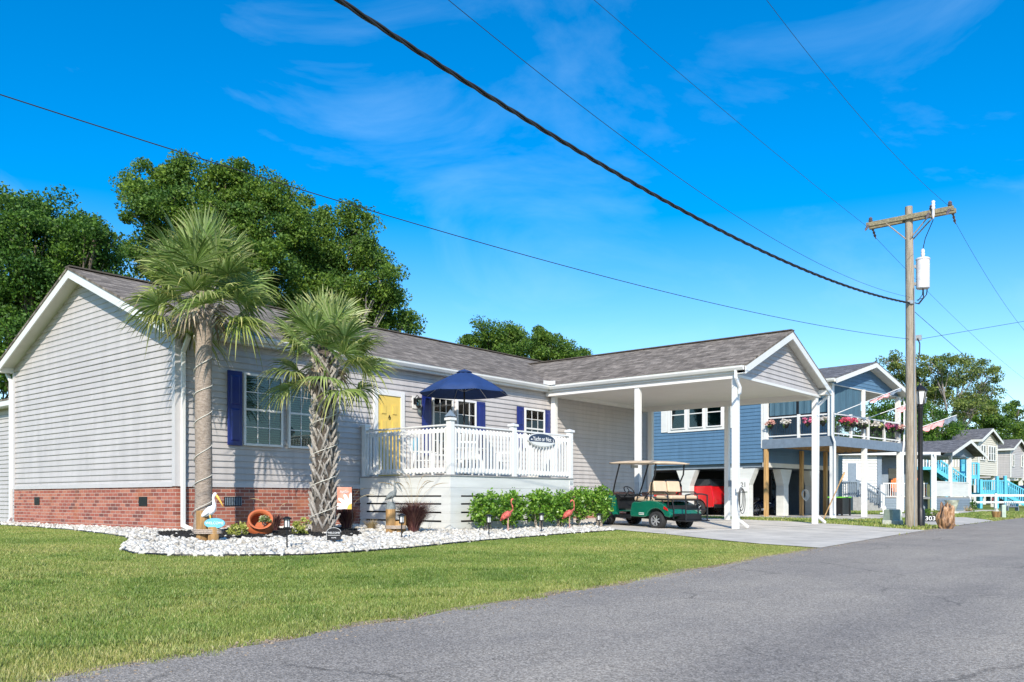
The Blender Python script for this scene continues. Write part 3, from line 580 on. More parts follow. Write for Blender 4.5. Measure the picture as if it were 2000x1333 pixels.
pelican('pelican_statue', 'white pelican figure with a yellow beak standing on the wooden pilings by the first palm', (px+.0, py-.05, pz+.41), -YAW, M['pelwhite'], M['beak'], .78)
S3 = thing('welcome_sign', 'oval sky blue WELCOME sign at the feet of the white pelican', 'sign', (px+.02, py-.14, pz+.32), -YAW)
b = MB(); b.prism(oval(.165, .082, 0), (0, .02, 0)); b.build('board', M['signblue'], S3); text('WELCOME', .060, M['text'], S3, (0, -.003, 0), (R(90), 0, 0))
px, py = 2.82, -3.18; pz = g(px, py)
P2 = thing('piling_cluster', 'stepped wooden pilings lashed with rope beside the deck corner', 'piling', (px, py, pz), -YAW)
for (x, y, h, r) in ((-.07, 0, .52, .095), (.085, .03, .27, .08), (.15, .12, .38, .07)):
    b = MB(); b.lathe([(r, -.1), (r*1.02, h-.01), (r*.9, h), (0, h+.004)], (x, y, 0), 18); b.build('piling', M['post'], P2, smooth=50)
b = MB(); [b.tube([(.02+.2*math.cos(a), .03+.15*math.sin(a), z) for a in np.linspace(0, 6.2832, 25)], .012, 6, caps=False) for z in (.13, .152, .174)]; b.build('rope', M['rope'], P2, smooth=1)
b = MB(); b.lathe([(.097,.50),(.097,.58),(.07,.63),(.05,.65),(0,.65)], (-.07,0,0), 16); b.build('plinth', M['pelgrey'], P2, smooth=40)
pelican('pelican_statue', 'grey weathered pelican statue perched on the tall piling in front of the deck', (px-.055, py, pz+.685), -YAW, M['pelgrey'], M['pelgrey'], .74)
# terracotta pot on its side
px, py = .56, -2.01; pz = g(px, py)
TP = thing('terracotta_pot', 'large round terracotta pot lying tilted on the mulch', 'pot', (px, py, pz+.175), -YAW)
b = MB(); b.M = Matrix.Rotation(R(22), 4, 'Y') @ Matrix.Rotation(R(50), 4, 'X') @ Matrix.Scale(.95, 4)
b.lathe([(.10,-.21),(.19,-.16),(.255,-.04),(.262,.03),(.235,.12),(.20,.165),(.19,.18),(.205,.20),(.235,.215),(.235,.228),(.20,.228),(.175,.2),(.172,.16),(.2,.1),(.22,.02),(.16,-.06),(0,-.08)], n=32); b.build('bowl', M['terra'], TP, smooth=40)
# path lights
def pathlight(x, y, label, h=.42):
    t = thing('path_light', label, 'path light', (x, y, g(x, y)), 0, 'solar path lights along the stone bed')
    b = MB(); b.cyl((0,0,-.1), (0,0,h-.14), .011, n=8); b.build('stake', M['black'], t)
    b = MB(); b.lathe([(.045,h-.15),(.05,h-.14),(.05,h-.13),(.0,h-.125)], n=14); b.lathe([(0,h+.03),(.03,h+.025),(.072,h+.0),(.072,h-.012),(0,h-.012)], n=14)
    [b.beam((.045*c, .045*s, h-.135), (.045*c, .045*s, h-.01), .007, .007) for c, s in ring(6, 1)]; b.build('cap', M['black'], t, smooth=30)
    b = MB(); b.cyl((0,0,h-.125), (0,0,h-.012), .038, n=12); b.build('diffuser', M['trim'], t, smooth=30)
pathlight(-1.02, -5.06, 'black and white solar path light in front of the terracotta pot', .47); pathlight(1.85, -4.44, 'solar path light in front of the stepped pilings', .45)
pathlight(3.89, -4.72, 'solar path light left of the first flamingo', .42); pathlight(5.79, -4.54, 'solar path light between the two flamingos', .42); pathlight(8.01, -4.51, 'solar path light nearest the golf cart', .38)
# flag and yard sign
fx, fy = 2.05, -2.62; fz = g(fx, fy)
F = thing('garden_flag', 'small peach garden flag with a white daisy beside the second palm', 'flag', (fx, fy, fz), -YAW+.12)
b = MB(); b.tube([(.14, 0, -.1), (.14, 0, .93), (-.17, 0, .93)], .006, 6); b.build('stand', M['black'], F)
m, nt_, p_, L_ = newmat('flag_cloth'); v_ = objvec(nt_); n_ = nnoise(nt_, L_, v_, 5, 3); r_ = ramp(nt_, L_, n_.outputs[0], [(.35, (.58,.22,.14)), (.65, (.70,.36,.26))]); L_.new(r_.outputs[0], p_.inputs['Base Color']); p_.inputs['Roughness'].default_value = .8; M['flag'] = m
b = MB(); nx_, nz_ = 8, 12; b.add([(-.15+.28*i/nx_, .012*math.sin(i*.9+j*.3)-.004, .49+.43*j/nz_) for j in range(nz_+1) for i in range(nx_+1)], [(j*(nx_+1)+i, j*(nx_+1)+i+1, (j+1)*(nx_+1)+i+1, (j+1)*(nx_+1)+i) for j in range(nz_) for i in range(nx_)]); cl_ = b.build('cloth', M['flag'], F, smooth=1)
b = MB()
for a in (88, 115, 142, 168, 188):
    a = R(a); l = .24; w_ = .032; c0 = (.11+.06*math.cos(a), .53+.05*math.sin(a)); d = (math.cos(a), math.sin(a)); q = (-d[1], d[0])
    b.prism([(max(-.148, min(.128, c0[0]+d[0]*l*t+q[0]*w_*k)), -.022, max(.492, c0[1]+d[1]*l*t+q[1]*w_*k)) for t, k in ((0, .5), (.5, 1.1), (.85, .9), (1, 0), (.85, -.9), (.5, -1.1), (0, -.5))], (0, .002, 0))
b.build('petals', M['text'], F); b = MB(); b.prism([(.128, -.024, .492), (.128, -.024, .6), (.08, -.024, .585), (.05, -.024, .54), (.045, -.024, .492)], (0, .002, 0)); b.build('daisy_centre', M['beak'], F)
text('hello', .085, M['trim'], F, (-.02, -.02, .83), (R(90), 0, 0), shear=.3, ext=.001)
sx_, sy_ = .25, -4.55
YS = thing('yard_sign', 'small dark arched yard sign with pale lettering at the edge of the white stones', 'sign', (sx_, sy_, g(sx_, sy_)), -YAW)
b = MB(); pts_ = [(-.115,0,.07),(-.115,0,.2)]+[(.115*math.cos(a), 0, .2+.075*math.sin(a)) for a in np.linspace(math.pi, 0, 12)]+[(.115,0,.07),(.03,0,.07),(.025,0,-.08),(-.025,0,-.08),(-.03,0,.07)]
b.prism(pts_, (0,.012,0)); b.build('board', M['black'], YS); b = MB(); b.tube([(p[0]*1.02, -.002, p[2]) for p in pts_[:-5]], .0035, 5); b.box(-.1,.1,-.004,0,.148,.154); b.build('border', M['trim'], YS)
text('WELCOME', .042, M['text'], YS, (0,-.003,.19), (R(90),0,0), ext=.001); text('HOME', .028, M['text'], YS, (0,-.003,.11), (R(90),0,0), ext=.001)
# flamingos
def flamingo(x, y, rz, label, pose):
    t = thing('flamingo_figure', label, 'garden ornament', (x, y, g(x, y)), rz, 'pink metal flamingos in front of the hedge')
    b = MB()
    if pose: nk = [(.07,0,.56),(.13,0,.62),(.125,0,.72),(.08,0,.80),(.085,0,.88),(.12,0,.91),(.155,0,.89)]
    else: nk = [(.07,0,.56),(.13,0,.62),(.14,0,.74),(.125,0,.84),(.08,0,.88),(.04,0,.86),(.02,0,.81)]
    b.tube([(-.24,0,.37),(-.17,0,.44),(-.08,0,.48),(.02,0,.53)]+nk, [.01,.065,.10,.085,.035,.022,.018,.017,.018,.026,.02], 10); b.build('body', M['pink'], t, smooth=1)
    e = Vector(nk[-1]); b = MB(); d = Vector((.05,0,-.045)) if pose else Vector((-.005,0,-.06)); b.tube([e, e+d, e+d*1.4+Vector((-.01,0,-.02))], [.016,.012,.003], 6); b.build('beak', M['ink'], t)
    for s in (-1, 1):
        b = MB(); b.tube([(.04,s*.05,.52),(-.08,s*.08,.49),(-.2,s*.04,.38),(-.25,s*.02,.33)], [.02,.055,.035,.008], 8, flat=.35); b.build('wing', M['pink'], t, smooth=1)
        b = MB(); b.tube([(-.01,s*.025,.47),(-.02,s*.03,.25),(.0,s*.035,-.02)], .0075, 6); b.build('leg', M['pinklight'], t)
    t.scale = (.72, .95, .80)
flamingo(5.28, -4.05, -YAW+.3, 'pink flamingo with raised head, the one on the left nearer the deck corner', 1); flamingo(7.5, -4.05, -YAW+.2, 'pink flamingo with its neck curved down, the one nearer the golf cart', 0)
# ---------------------------------------------------------------- PLANTS
rng = np.random.default_rng(7)
def rnd_dirs(n):
    v = rng.normal(size=(n, 3)); return v/np.linalg.norm(v, axis=1)[:, None]
def tints(P, s=1.0):
    x, y, z = P[:, 0]/s, P[:, 1]/s, P[:, 2]/s
    n = np.sin(x*1.9+np.sin(y*1.3)*1.5)*np.sin(y*2.1+z*.8)+np.sin(z*2.7+np.sin(x*1.1)*2)*.7+.5*np.sin(x*4.9+z*3.3)*np.sin(y*5.3-z*2)
    n = np.clip(n/1.6, -1, 1); t = np.stack([1.0+.38*n, 1.0+.24*n, 1.0+.05*n], 1); return np.repeat(t, 4, 0)
def leafquads(P, size, up=.35, var=.45, fold=True, dirs=None):
    """two-triangle folded leaves at points P"""
    n = len(P); a = rnd_dirs(n) if dirs is None else dirs; c = rnd_dirs(n); b = np.cross(a, c); b /= np.linalg.norm(b, axis=1)[:, None]+1e-9
    nrm = np.cross(a, b); s = size*(1-var+2*var*rng.random(n))[:, None]
    V = np.stack([P-a*s*.5, P+b*s*.28+nrm*s*.08, P+a*s*.5, P-b*s*.28+nrm*s*.08], 1).reshape(-1, 3)
    F = np.arange(4*n).reshape(n, 4); return V, F
def blobpts(centres, radii, n, clump=.3, shell=.55, ncl=14, flat=.8):
    """points gathered in small clumps spread through ellipsoid blobs, denser near the surface"""
    vol = np.array([r[0]*r[1]*r[2] for r in radii])**(.72); pr = vol/vol.sum(); out = []
    for c, r, q in zip(centres, radii, pr):
        m = max(1, int(n*q)); k = max(3, int(ncl*q*len(centres)))
        d = rnd_dirs(k); rad = (shell+(1.02-shell)*rng.random(k)**.6)[:, None]; cc = d*rad*np.array(r)+np.array(c)
        idx = rng.integers(0, k, m); cs = clump*(.6+.8*rng.random(k))[idx]
        o = rnd_dirs(m)*(rng.random(m)**.45*cs)[:, None]; o[:, 2] *= flat; out.append(cc[idx]+o)
    return np.concatenate(out)
LM = {
 'oak': leafmat('oak_leaves', (.03,.085,.012), (.075,.175,.02), (.16,.30,.035), .42, attr=True),
 'oak2': leafmat('light_oak_leaves', (.04,.10,.012), (.105,.205,.022), (.22,.34,.045), .42, attr=True),
 'far': leafmat('olive_leaves', (.09,.14,.03), (.17,.24,.05), (.30,.35,.10), .42, attr=True),
 'hedge': leafmat('hedge_leaves', (.06,.16,.015), (.16,.34,.03), (.34,.52,.08), .35, .35),
 'lime': leafmat('lime_leaves', (.20,.26,.04), (.42,.46,.09), (.62,.58,.2), .3),
 'potleaf': leafmat('variegated_leaves', (.08,.14,.03), (.35,.42,.15), (.72,.72,.5), .3),
 'frond': leafmat('palm_fronds', (.12,.195,.035), (.26,.37,.085), (.50,.59,.21), .4, .4, attr=True),
 'dry': leafmat('dry_fronds', (.20,.15,.10), (.36,.29,.20), (.55,.46,.34), .2),
 'purple': leafmat('purple_grass', (.06,.018,.02), (.15,.05,.05), (.34,.20,.14), .2),
 'straw': leafmat('straw_blades', (.3,.22,.10), (.45,.34,.18), (.6,.5,.3), .2),
}
def shrub(name, label, cat, loc, blobs, n, size, mat, clump=.08, stems=6, group=None, ncl=30, stemcol=None):
    t = thing(name, label, cat, loc, 0, group); P = blobpts([q[0] for q in blobs], [q[1] for q in blobs], n, clump, .35, ncl)
    P = P[P[:, 2] > .01]; V, F = leafquads(P, size); npmesh('foliage', V, F, mat, t, cols=tints(P, .3))
    b = MB(); random.seed(len(label))
    for k in range(stems):
        c = blobs[k % len(blobs)][0]; e = (c[0]+random.uniform(-.1, .1), c[1]+random.uniform(-.1, .1), c[2]+.05); b.tube([(e[0]*.3, e[1]*.3, -.05), (e[0]*.7, e[1]*.7, e[2]*.5), e], [.014, .01, .005], 5)
    b.build('stems', M['rope'], t); return t
hx = [(5.95, -2.0), (6.9, -1.85), (7.95, -1.7), (9.0, -1.75), (10.0, -1.7), (10.85, -1.65)]
hy = -3.75
for i, (x, hh) in enumerate(((5.2, .80), (6.1, .84), (7.0, .90), (7.85, .84), (8.7, .98), (9.5, 1.0))):
    lab = ['bright green leafy shrub at the left end of the hedge row', 'green shrub behind the left flamingo', 'rounded green shrub between the flamingos, under the oval sign', 'green shrub just left of the right-hand flamingo', 'tallest green shrub behind the right-hand flamingo', 'green shrub at the right end of the row touching the golf cart'][i]
    yy = -3.5+.05*math.sin(i*2.1)
    shrub('hedge_shrub', lab, 'shrub', (x, yy, g(x, yy)), [((0, 0, hh*.58), (.36, .30, hh*.42)), ((-.2, -.05, hh*.5), (.22, .22, .22)), ((.2, .05, hh*.55), (.22, .22, .24)), ((.1, 0, hh*.88), (.24, .22, .18)), ((-.15, 0, hh*.8), (.2, .2, .18))], 2600, .07, LM['hedge'], .11, 9, 'green shrubs in a row along the deck', 34)
for (x, y, r, h, lab) in ((-.02, -2.2, .15, .2, 'small lime yellow shrub left of the terracotta pot'), (1.1, -2.5, .17, .3, 'small yellow-green shrub right of the terracotta pot')):
    shrub('dwarf_shrub', lab, 'shrub', (x, y, g(x, y)), [((0, 0, h*.55), (r, r, h*.55))], 900, .045, LM['lime'], .06, 5, 'small golden shrubs by the terracotta pot', 20)
PL_ = shrub('potted_plant', 'pale green and white trailing plant spilling from the tilted terracotta pot', 'plant', (.56-.02, -2.2, g(.56, -2.2)+.25), [((0, 0, .06), (.15, .12, .10))], 700, .045, LM['potleaf'], .05, 4, None, 16)
def bladeclump(name, label, loc, n, h, spread, mat, w=.008, droop=.5, group=None, cat='grass', plumes=0):
    t = thing(name, label, cat, loc, 0, group); vs = []; fs = []
    for k in range(n):
        a = rng.random()*6.283; q = spread*(.2+.8*rng.random()); hh = h*(.55+.45*rng.random()); d = np.array([math.cos(a), math.sin(a), 0]); s = np.array([-d[1], d[0], 0])*w
        base = d*.09*rng.random(); prev = None
        for i in range(5):
            u = i/4; p = base+d*q*u**1.7+np.array([0, 0, hh*(u-droop*u**3*.5)]); ww = s*(1-u*.9); vs += [p-ww, p+ww]
            if i: m = len(vs); fs.append((m-4, m-3, m-1, m-2))
    o = npmesh('blades', np.array(vs), np.array(fs), mat, t)
    if plumes:
        b = MB()
        for k in range(plumes):
            a = rng.random()*6.283; d = Vector((math.cos(a), math.sin(a), 0)); q = spread*1.2*(.5+.5*rng.random()); hh = h*(1.1+.35*rng.random())
            PP_ = [d*q*1.2*t**1.8+Vector((0,0,hh*(1.75*t-.85*t**2.2))) for t in (0,.2,.4,.55,.7,.8,.9,1)]; b.tube(PP_, [.002,.002,.002,.002,.004,.008,.007,.002], 5)
        b.build('plumes', LM['straw'], t, smooth=1)
    return t
for (x, y, h, n, lab, pl__) in ((3.0, -1.5, .75, 900, 'dark purple fountain grass between the second palm and the deck corner', 7), (3.95, -3.75, .95, 1700, 'tall purple fountain grass with arching plumes in front of the deck corner', 11), (1.35, -1.3, .55, 300, 'purple fountain grass half hidden behind the second palm trunk', 3)):
    if x == 3.95: x, y = 3.32, -3.2
    bladeclump('fountain_grass', lab, (x, y, g(x, y)), n, h, h*.62, LM['purple'], .007, .55, 'purple fountain grasses', 'ornamental grass', pl__)
bladeclump('dry_grass_tuft', 'straw coloured tuft of grass at the foot of the deck corner', (3.3, -1.95, g(3.3, -1.95)), 220, .34, .25, LM['straw'], .006, .5, None, 'ornamental grass')
# ---------------------------------------------------------------- PALMS
def fan(vs, fs, tint, base, d, petiole, rad, droop, n=34, tone=(1,1,1), curl=.5, roll=.75):
    """one costapalmate fan leaf"""
    d = d.normalized(); up = Vector((0,0,1)); side = d.cross(up)
    side = side.normalized() if side.length > .1 else Vector((1,0,0)); side = Matrix.Rotation(random.uniform(-roll, roll), 3, d) @ side; nrm = side.cross(d).normalized()
    P0 = base; P1 = base+d*petiole*.55+Vector((0,0,.02)); sag = Vector((0,0,-1))*droop*petiole*.35; hub = base+d*petiole+sag
    for (a, b_) in ((P0, P1), (P1, hub)):
        m = len(vs); w_ = side*.014; vs.extend([a-w_, a+w_, b_+w_, b_-w_]); fs.append((m, m+1, m+2, m+3)); tint.extend([(tone[0]*1.3, tone[1]*1.15, tone[2])]*4)
    for k in range(n):
        t = -1+2*(k+.5)/n; a = t*R(114); jit = random.uniform(-.03, .03); L_ = rad*(1-.26*abs(t)**2.2)*random.uniform(.82, 1.05); bend = random.uniform(-.12, .12)
        dr = (d*math.cos(a+jit)+side*math.sin(a+jit)).normalized(); lift = nrm*(.20*(1-abs(t))+.10*abs(t)**2)
        cr = dr.cross(nrm).normalized(); kink = random.random() < .12; s = random.uniform(.72, 1.2)
        for i, (u, wd) in enumerate(((0, .004), (.28, .017), (.52, .026), (.78, .014), (1, .001))):
            fall = Vector((0,0,-1))*(droop*L_*(.03*u**2+curl*max(0, u-.35)**2*2.2*(2.0 if kink else 1))); p = hub+dr*L_*u+lift*L_*u*(1-u*.5)+cr*bend*L_*u*u*.5+fall
            ww = cr*wd*L_*(34/n); m = len(vs); vs.extend([p-ww, p+nrm*wd*L_*.55, p+ww])
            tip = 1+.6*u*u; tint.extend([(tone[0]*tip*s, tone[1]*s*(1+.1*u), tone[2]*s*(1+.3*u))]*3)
            if i: fs.append((m-3, m-2, m+1, m)); fs.append((m-2, m-1, m+2, m+1))
def palm(label, loc, h, r0, r1, crown_r, nf, seed, boots, lean=(0, 0)):
    random.seed(seed); t = thing('palm_tree', label, 'palm tree', loc, 0, 'palms in the stone bed')
    top = Vector((lean[0], lean[1], h)); b = MB(); path = []; rad = []
    for i in range(29):
        u = i/28; path.append(Vector((0,0,-.1)).lerp(top, u)+Vector((.01*math.sin(u*9), .01*math.cos(u*7), 0))); rr_ = r0+(r1-r0)*min(1, u*1.6); rad.append(rr_*(1.25-.25*min(1, u*9))*(1+.02*math.sin(i*2.3))-(0.05*max(0, (u-.9)/.1)))
    b.tube(path, rad, 22); b.build('trunk', M['palmtrunk'] if not boots else M['bootwood'], t, smooth=60)
    if boots:
        b = MB(); nb = boots
        for i in range(nb):
            u = (i+.5)/nb; z = .02+u*(h-.25); a = i*2.399+random.uniform(-.28, .28); z += random.uniform(-.03,.03); c = Vector((lean[0]*u, lean[1]*u, z)); rr_ = r0*.93
            d = Vector((math.cos(a), math.sin(a), 0)); s = Vector((-d.y, d.x, 0)); Lb = random.uniform(.24, .34); wv = .062
            for sg in (-1, 1):      # split leaf base, a V of two straps
                p0 = c+d*rr_*.9+s*sg*.085+Vector((0,0,-.09)); p1 = c+d*(rr_+.02)+s*sg*.03+Vector((0,0,.06)); p2 = c+d*(rr_+.06+.03*random.random())-s*sg*.025+Vector((0,0,Lb*.72))
                b.tube([p0, p1, p2+d*.05*random.random()], [.036*random.uniform(.8,1.2), .038, .017], 6, flat=.6, up=d)
        b.build('leaf_bases', M['boot'], t, smooth=1)
    else:
        b = MB()
        for i in range(34):
            a = i*2.4; z = h-.85+.8*(i/34); d = Vector((math.cos(a), math.sin(a), 0)); p = Vector((lean[0], lean[1], z))+d*r1*.9; b.tube([p, p+d*.07+Vector((0,0,.12)), p+d*.16+Vector((0,0,.2))], [.035, .026, .008], 6, flat=.6, up=d)
        b.build('leaf_bases', M['boot'], t, smooth=1)
    vs, fs, ti = [], [], []; vd, fd, td = [], [], []
    for i in range(nf):
        u = (i+.5)/nf; el = R(86)-R(92)*u**.9+R(random.uniform(-13, 13)); a = i*2.399+random.uniform(-.25, .25); d = Vector((math.cos(a)*math.cos(el), math.sin(a)*math.cos(el), math.sin(el)))
        base = top+Vector((0,0,-.02-.62*u))+d*.06; pet = crown_r*random.uniform(.34, .50)*(1 if u > .15 else .75); rad_ = crown_r*random.uniform(.42, .54)
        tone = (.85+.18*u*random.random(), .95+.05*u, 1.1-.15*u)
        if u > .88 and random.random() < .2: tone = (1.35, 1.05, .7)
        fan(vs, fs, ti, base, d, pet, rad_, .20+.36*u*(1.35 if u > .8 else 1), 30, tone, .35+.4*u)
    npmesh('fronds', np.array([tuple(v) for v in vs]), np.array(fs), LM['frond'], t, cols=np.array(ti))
    for i in range(4):
        el = R(random.uniform(-60, -30)); a = i*.93+random.random()*.4; d = Vector((math.cos(a)*math.cos(el), math.sin(a)*math.cos(el), math.sin(el)))
        fan(vd, fd, td, top+Vector((0,0,-.2))+d*.05, d, crown_r*.16, crown_r*.30, .9, 16, (.8,.8,.8), .6)
    for i in range(150):   # old flower stalks
        a = random.random()*6.28; el = R(random.uniform(-40, 45)); d = Vector((math.cos(a)*math.cos(el), math.sin(a)*math.cos(el), math.sin(el))); L_ = crown_r*random.uniform(.3, .62); m = len(vd)
        p0 = top+Vector((0,0,-.1-.4*random.random())); p1 = p0+d*L_*.6; p2 = p0+d*L_-Vector((0,0,.12)); w_ = Vector((.004,.004,.002))
        vd.extend([p0-w_, p0+w_, p1+w_, p1-w_]); fd.append((m, m+1, m+2, m+3)); vd.extend([p2+w_, p2-w_]); fd.append((m+3, m+2, m+4, m+5))
    npmesh('dry_fronds', np.array([tuple(v) for v in vd]), np.array(fd), LM['dry'], t)
    return t
M['palmtrunk'] = barkmat('palm_trunk_bark', (.40, .33, .27), (.20, .155, .12), (14,14,34), 1.2)
M['bootwood'] = barkmat('palm_boot_trunk', (.12, .10, .08), (.04, .03, .025), (6,6,6), 4)
M['boot'] = barkmat('palm_leaf_bases', (.42, .39, .35), (.20, .18, .155), (6,6,3), 5)
def cordspiral(label, loc, r, pts):
    t = thing('light_cord', label, 'light cord', loc); b = MB(); P = []
    for i in range(len(pts)-1):
        (a0, z0), (a1, z1) = pts[i], pts[i+1]
        for k in range(14): u = k/14; a = a0+(a1-a0)*u; P.append((r(z0+(z1-z0)*u)*math.cos(a), r(z0+(z1-z0)*u)*math.sin(a), z0+(z1-z0)*u))
    b.tube(P, .008, 6); b.build('cord', M['cord'], t, smooth=1)
p1x, p1y = -.22, -1.37; p1z = g(p1x, p1y)
palm('taller smooth-trunked palm at the corner of the bungalow', (p1x, p1y, p1z), 4.62, .155, .145, 1.74, 46, 3, 0, (.02, 0))
cordspiral('white light cord spiralling up the smooth palm trunk', (p1x, p1y, p1z), lambda z: .158 if z > .9 else .18, [(k*math.pi, .12+k*.27+.06*math.sin(k)) for k in range(14)])
p2x, p2y = 1.9, -2.15; p2z = g(p2x, p2y)
palm('shorter palm with criss-cross leaf bases on its trunk left of the yellow door', (p2x, p2y, p2z), 3.70, .205, .19, 1.56, 38, 11, 130, (.05, 0))
cordspiral('white light cord wound round the rough palm trunk', (p2x, p2y, p2z), lambda z: .265, [(k*math.pi+.6, .1+k*.30) for k in range(9)])
# ---------------------------------------------------------------- GOLF CARTS
def wheel(t, x, y, r, w, rim, side, spokes=7, nm='wheel'):
    b = MB(); b.M = Matrix.Translation((x, y, r)) @ Matrix.Rotation(R(90), 4, 'X')
    b.lathe([(r*.62,-w/2),(r*.88,-w/2),(r*.97,-w*.38),(r,-w*.2),(r,w*.2),(r*.97,w*.38),(r*.88,w/2),(r*.62,w/2),(r*.6,0),(r*.62,-w/2)], n=28, cap=False); o = b.build(nm, M['rubber'], t, smooth=45)
    b = MB(); b.M = Matrix.Translation((x, y, r)) @ Matrix.Rotation(R(90), 4, 'X'); s = -side
    b.lathe([(r*.58,-w*.4),(r*.62,-w*.42),(r*.62,w*.42),(r*.56,w*.42),(r*.56,-w*.4)], n=28, cap=False); b.lathe([(0,s*w*.44),(r*.14,s*w*.42),(r*.16,s*w*.34),(0,s*w*.3)], n=14)
    for k in range(spokes): a = 2*math.pi*k/spokes; b.beam((r*.1*math.cos(a), r*.1*math.sin(a), s*w*.37), (r*.58*math.cos(a), r*.58*math.sin(a), s*w*.33), r*.13, w*.08, up=(0,0,1))
    b.build('rim', rim, o, smooth=40)
    b = MB(); b.M = Matrix.Translation((x, y, r)) @ Matrix.Rotation(R(90), 4, 'X'); b.cyl((0,0,-w*.12), (0,0,w*.12), r*.57, n=20); b.build('hub', M['black'], o)
    return o
def archcut(cx, r, z, n=9, rev=False):
    p = [(cx+r*math.cos(a), z+r*math.sin(a)) for a in np.linspace(math.pi, 0, n)]; return p[::-1] if rev else p
def golfcart(name, label, loc, rz, paint, cush, top, group=None):
    """x forward, y left; rear axle x=-.83, front axle x=.83"""
    t = thing(name, label, 'golf cart', loc, rz, group); XR, XF, r = -.83, .86, .235
    for x, s in ((XR, 1), (XR, -1), (XF, 1), (XF, -1)): wheel(t, x, s*.50, r, .19, M['silver'], s)
    # rear body, profile in x-z extruded in y, with wheel arch
    pr = [(-1.30,.40),(-1.26,.33)]+[(XR+.30*math.cos(a), .25+.30*math.sin(a)) for a in np.linspace(math.pi-.35, .25, 12)]+[(-.42,.30),(-.02,.30),(.0,.42),(-.05,.66),(-.12,.70),(-.30,.70),(-.44,.73),(-.62,.75),(-.85,.735),(-1.05,.66),(-1.22,.53)]
    b = MB(); b.prism([(x, -.59, z) for x, z in pr], (0, 1.18, 0)); b.build('rear_body', paint, t, bevel=.02)
    b = MB(); b.box(-1.2, -.06, -.5, .5, .3, .64); b.box(-1.30,1.2,-.25,.25,.24,.32); b.build('chassis', M['black'], t)
    # floor pan
    b = MB(); b.box(-.02, .88, -.58, .58, .27, .315); b.box(-.03,.85,.55,.60,.24,.33); b.box(-.03,.85,-.60,-.55,.24,.33); b.build('floor_pan', M['black'], t, bevel=.01)
    # cowl
    pr = [(.52,.29),(.60,.36),(.60,.62),(.62,.80),(.74,.86),(.92,.78),(1.12,.66),(1.27,.55),(1.30,.44),(1.24,.38)]+[(XF+.29*math.cos(a), .25+.29*math.sin(a)) for a in np.linspace(.35, math.pi-.55, 9)]
    b = MB(); b.prism([(x, .44, z) for x, z in pr], (0, .16, 0)); b.prism([(x, -.60, z) for x, z in pr], (0, .16, 0)); b.prism([(.60,-.44,.40),(.62,-.44,.80),(.74,-.44,.87),(.92,-.44,.80),(1.14,-.44,.69),(1.28,-.44,.57),(1.32,-.44,.44),(1.25,-.44,.36),(1.0,-.44,.46)], (0, .88, 0)); b.build('front_cowl', paint, t, bevel=.015)
    b = MB(); b.box(.54,.66,-.44,.44,.48,.86); b.prism([(.46,-.42,.80),(.66,-.42,.9),(.66,-.42,.74),(.50,-.42,.72)], (0,.84,0)); b.build('dashboard', M['black'], t, bevel=.01)
    b = MB(); b.box(1.28,1.36,-.38,.38,.33,.42); b.box(-1.36,-1.27,-.5,.5,.36,.43); b.build('bumper', M['black'], t, bevel=.01)
    for s in (-1, 1):
        b = MB(); b.ell((1.22, s*.38, .60), (.06, .09, .04)); b.build('headlight', M['trim'], t, smooth=1)
        b = MB(); b.prism([(-1.10,s*.592,.62),(-1.20,s*.592,.56),(-1.22,s*.592,.50),(-1.08,s*.592,.55)], (0,s*.012,0)); b.build('tail_light', M['red'], t)
    if paint == M['green']:
        b = MB(); b.box(-.46, -.30, .591, .594, .36, .42); b.build('badge', M['trim'], t)
        b = MB(); [b.box(-.45+.038*k, -.423+.038*k, .5945, .5955, .375, .405) for k in range(4)]; b.build('badge_lettering', paint, t)
    # front bench + arm
    b = MB(); b.box(-.52, -.04, -.50, .50, .72, .84); b.build('seat', cush, t, bevel=.04)
    b = MB(); [b.prism([(-.46,y0,.90),(-.54,y0,1.24),(-.62,y0,1.24),(-.56,y0,.90)], (0,.47,0)) for y0 in (-.49,.02)]; b.build('backrest', cush, t, bevel=.03)
    # rear-facing seat
    b = MB(); b.box(-1.22, -.74, -.50, .50, .80, .90); b.build('rear_seat', cush, t, bevel=.04)
    b = MB()
    for y0 in (-.49, .02): b.prism([(-.72,y0,.98),(-.66,y0,1.27),(-.60,y0,1.27),(-.64,y0,.98)], (0,.47,0))
    b.build('rear_backrest', cush, t, bevel=.03)
    b = MB()
    b.box(-1.25,-.70,-.48,.48,.76,.80)
    for s in (-1, 1):
        b.tube([(-.42,s*.53,.80),(-.60,s*.55,.98),(-1.08,s*.55,.99),(-1.16,s*.55,.93),(-1.18,s*.55,.80),(-1.18,s*.55,.36)], .017, 8)
        b.tube([(-.18,s*.55,.72),(-.22,s*.56,.86),(-.38,s*.56,.95),(-.52,s*.55,.92),(-.53,s*.55,.78)], .016, 8)
        b.tube([(-1.22,s*.46,.80),(-1.28,s*.46,.56),(-1.28,s*.46,.30)], .018, 8); b.tube([(-.9,s*.46,.78),(-1.2,s*.46,.34)], .016, 8)
        b.tube([(-1.60,s*.40,.24),(-1.58,s*.40,.92)], .018, 8)
    b.tube([(-1.58,-.40,.92),(-1.58,-.2,.95),(-1.58,.2,.95),(-1.58,.40,.92)], .018, 8); b.tube([(-1.59,-.4,.55),(-1.59,.4,.55)], .015, 6)
    b.build('seat_frame', M['black'], t, smooth=40)
    b = MB(); b.box(-1.64,-1.24,-.45,.45,.24,.275); b.box(-1.50,-1.28,-.32,.32,.276,.42); b.build('footplate', M['black'], t, bevel=.008)
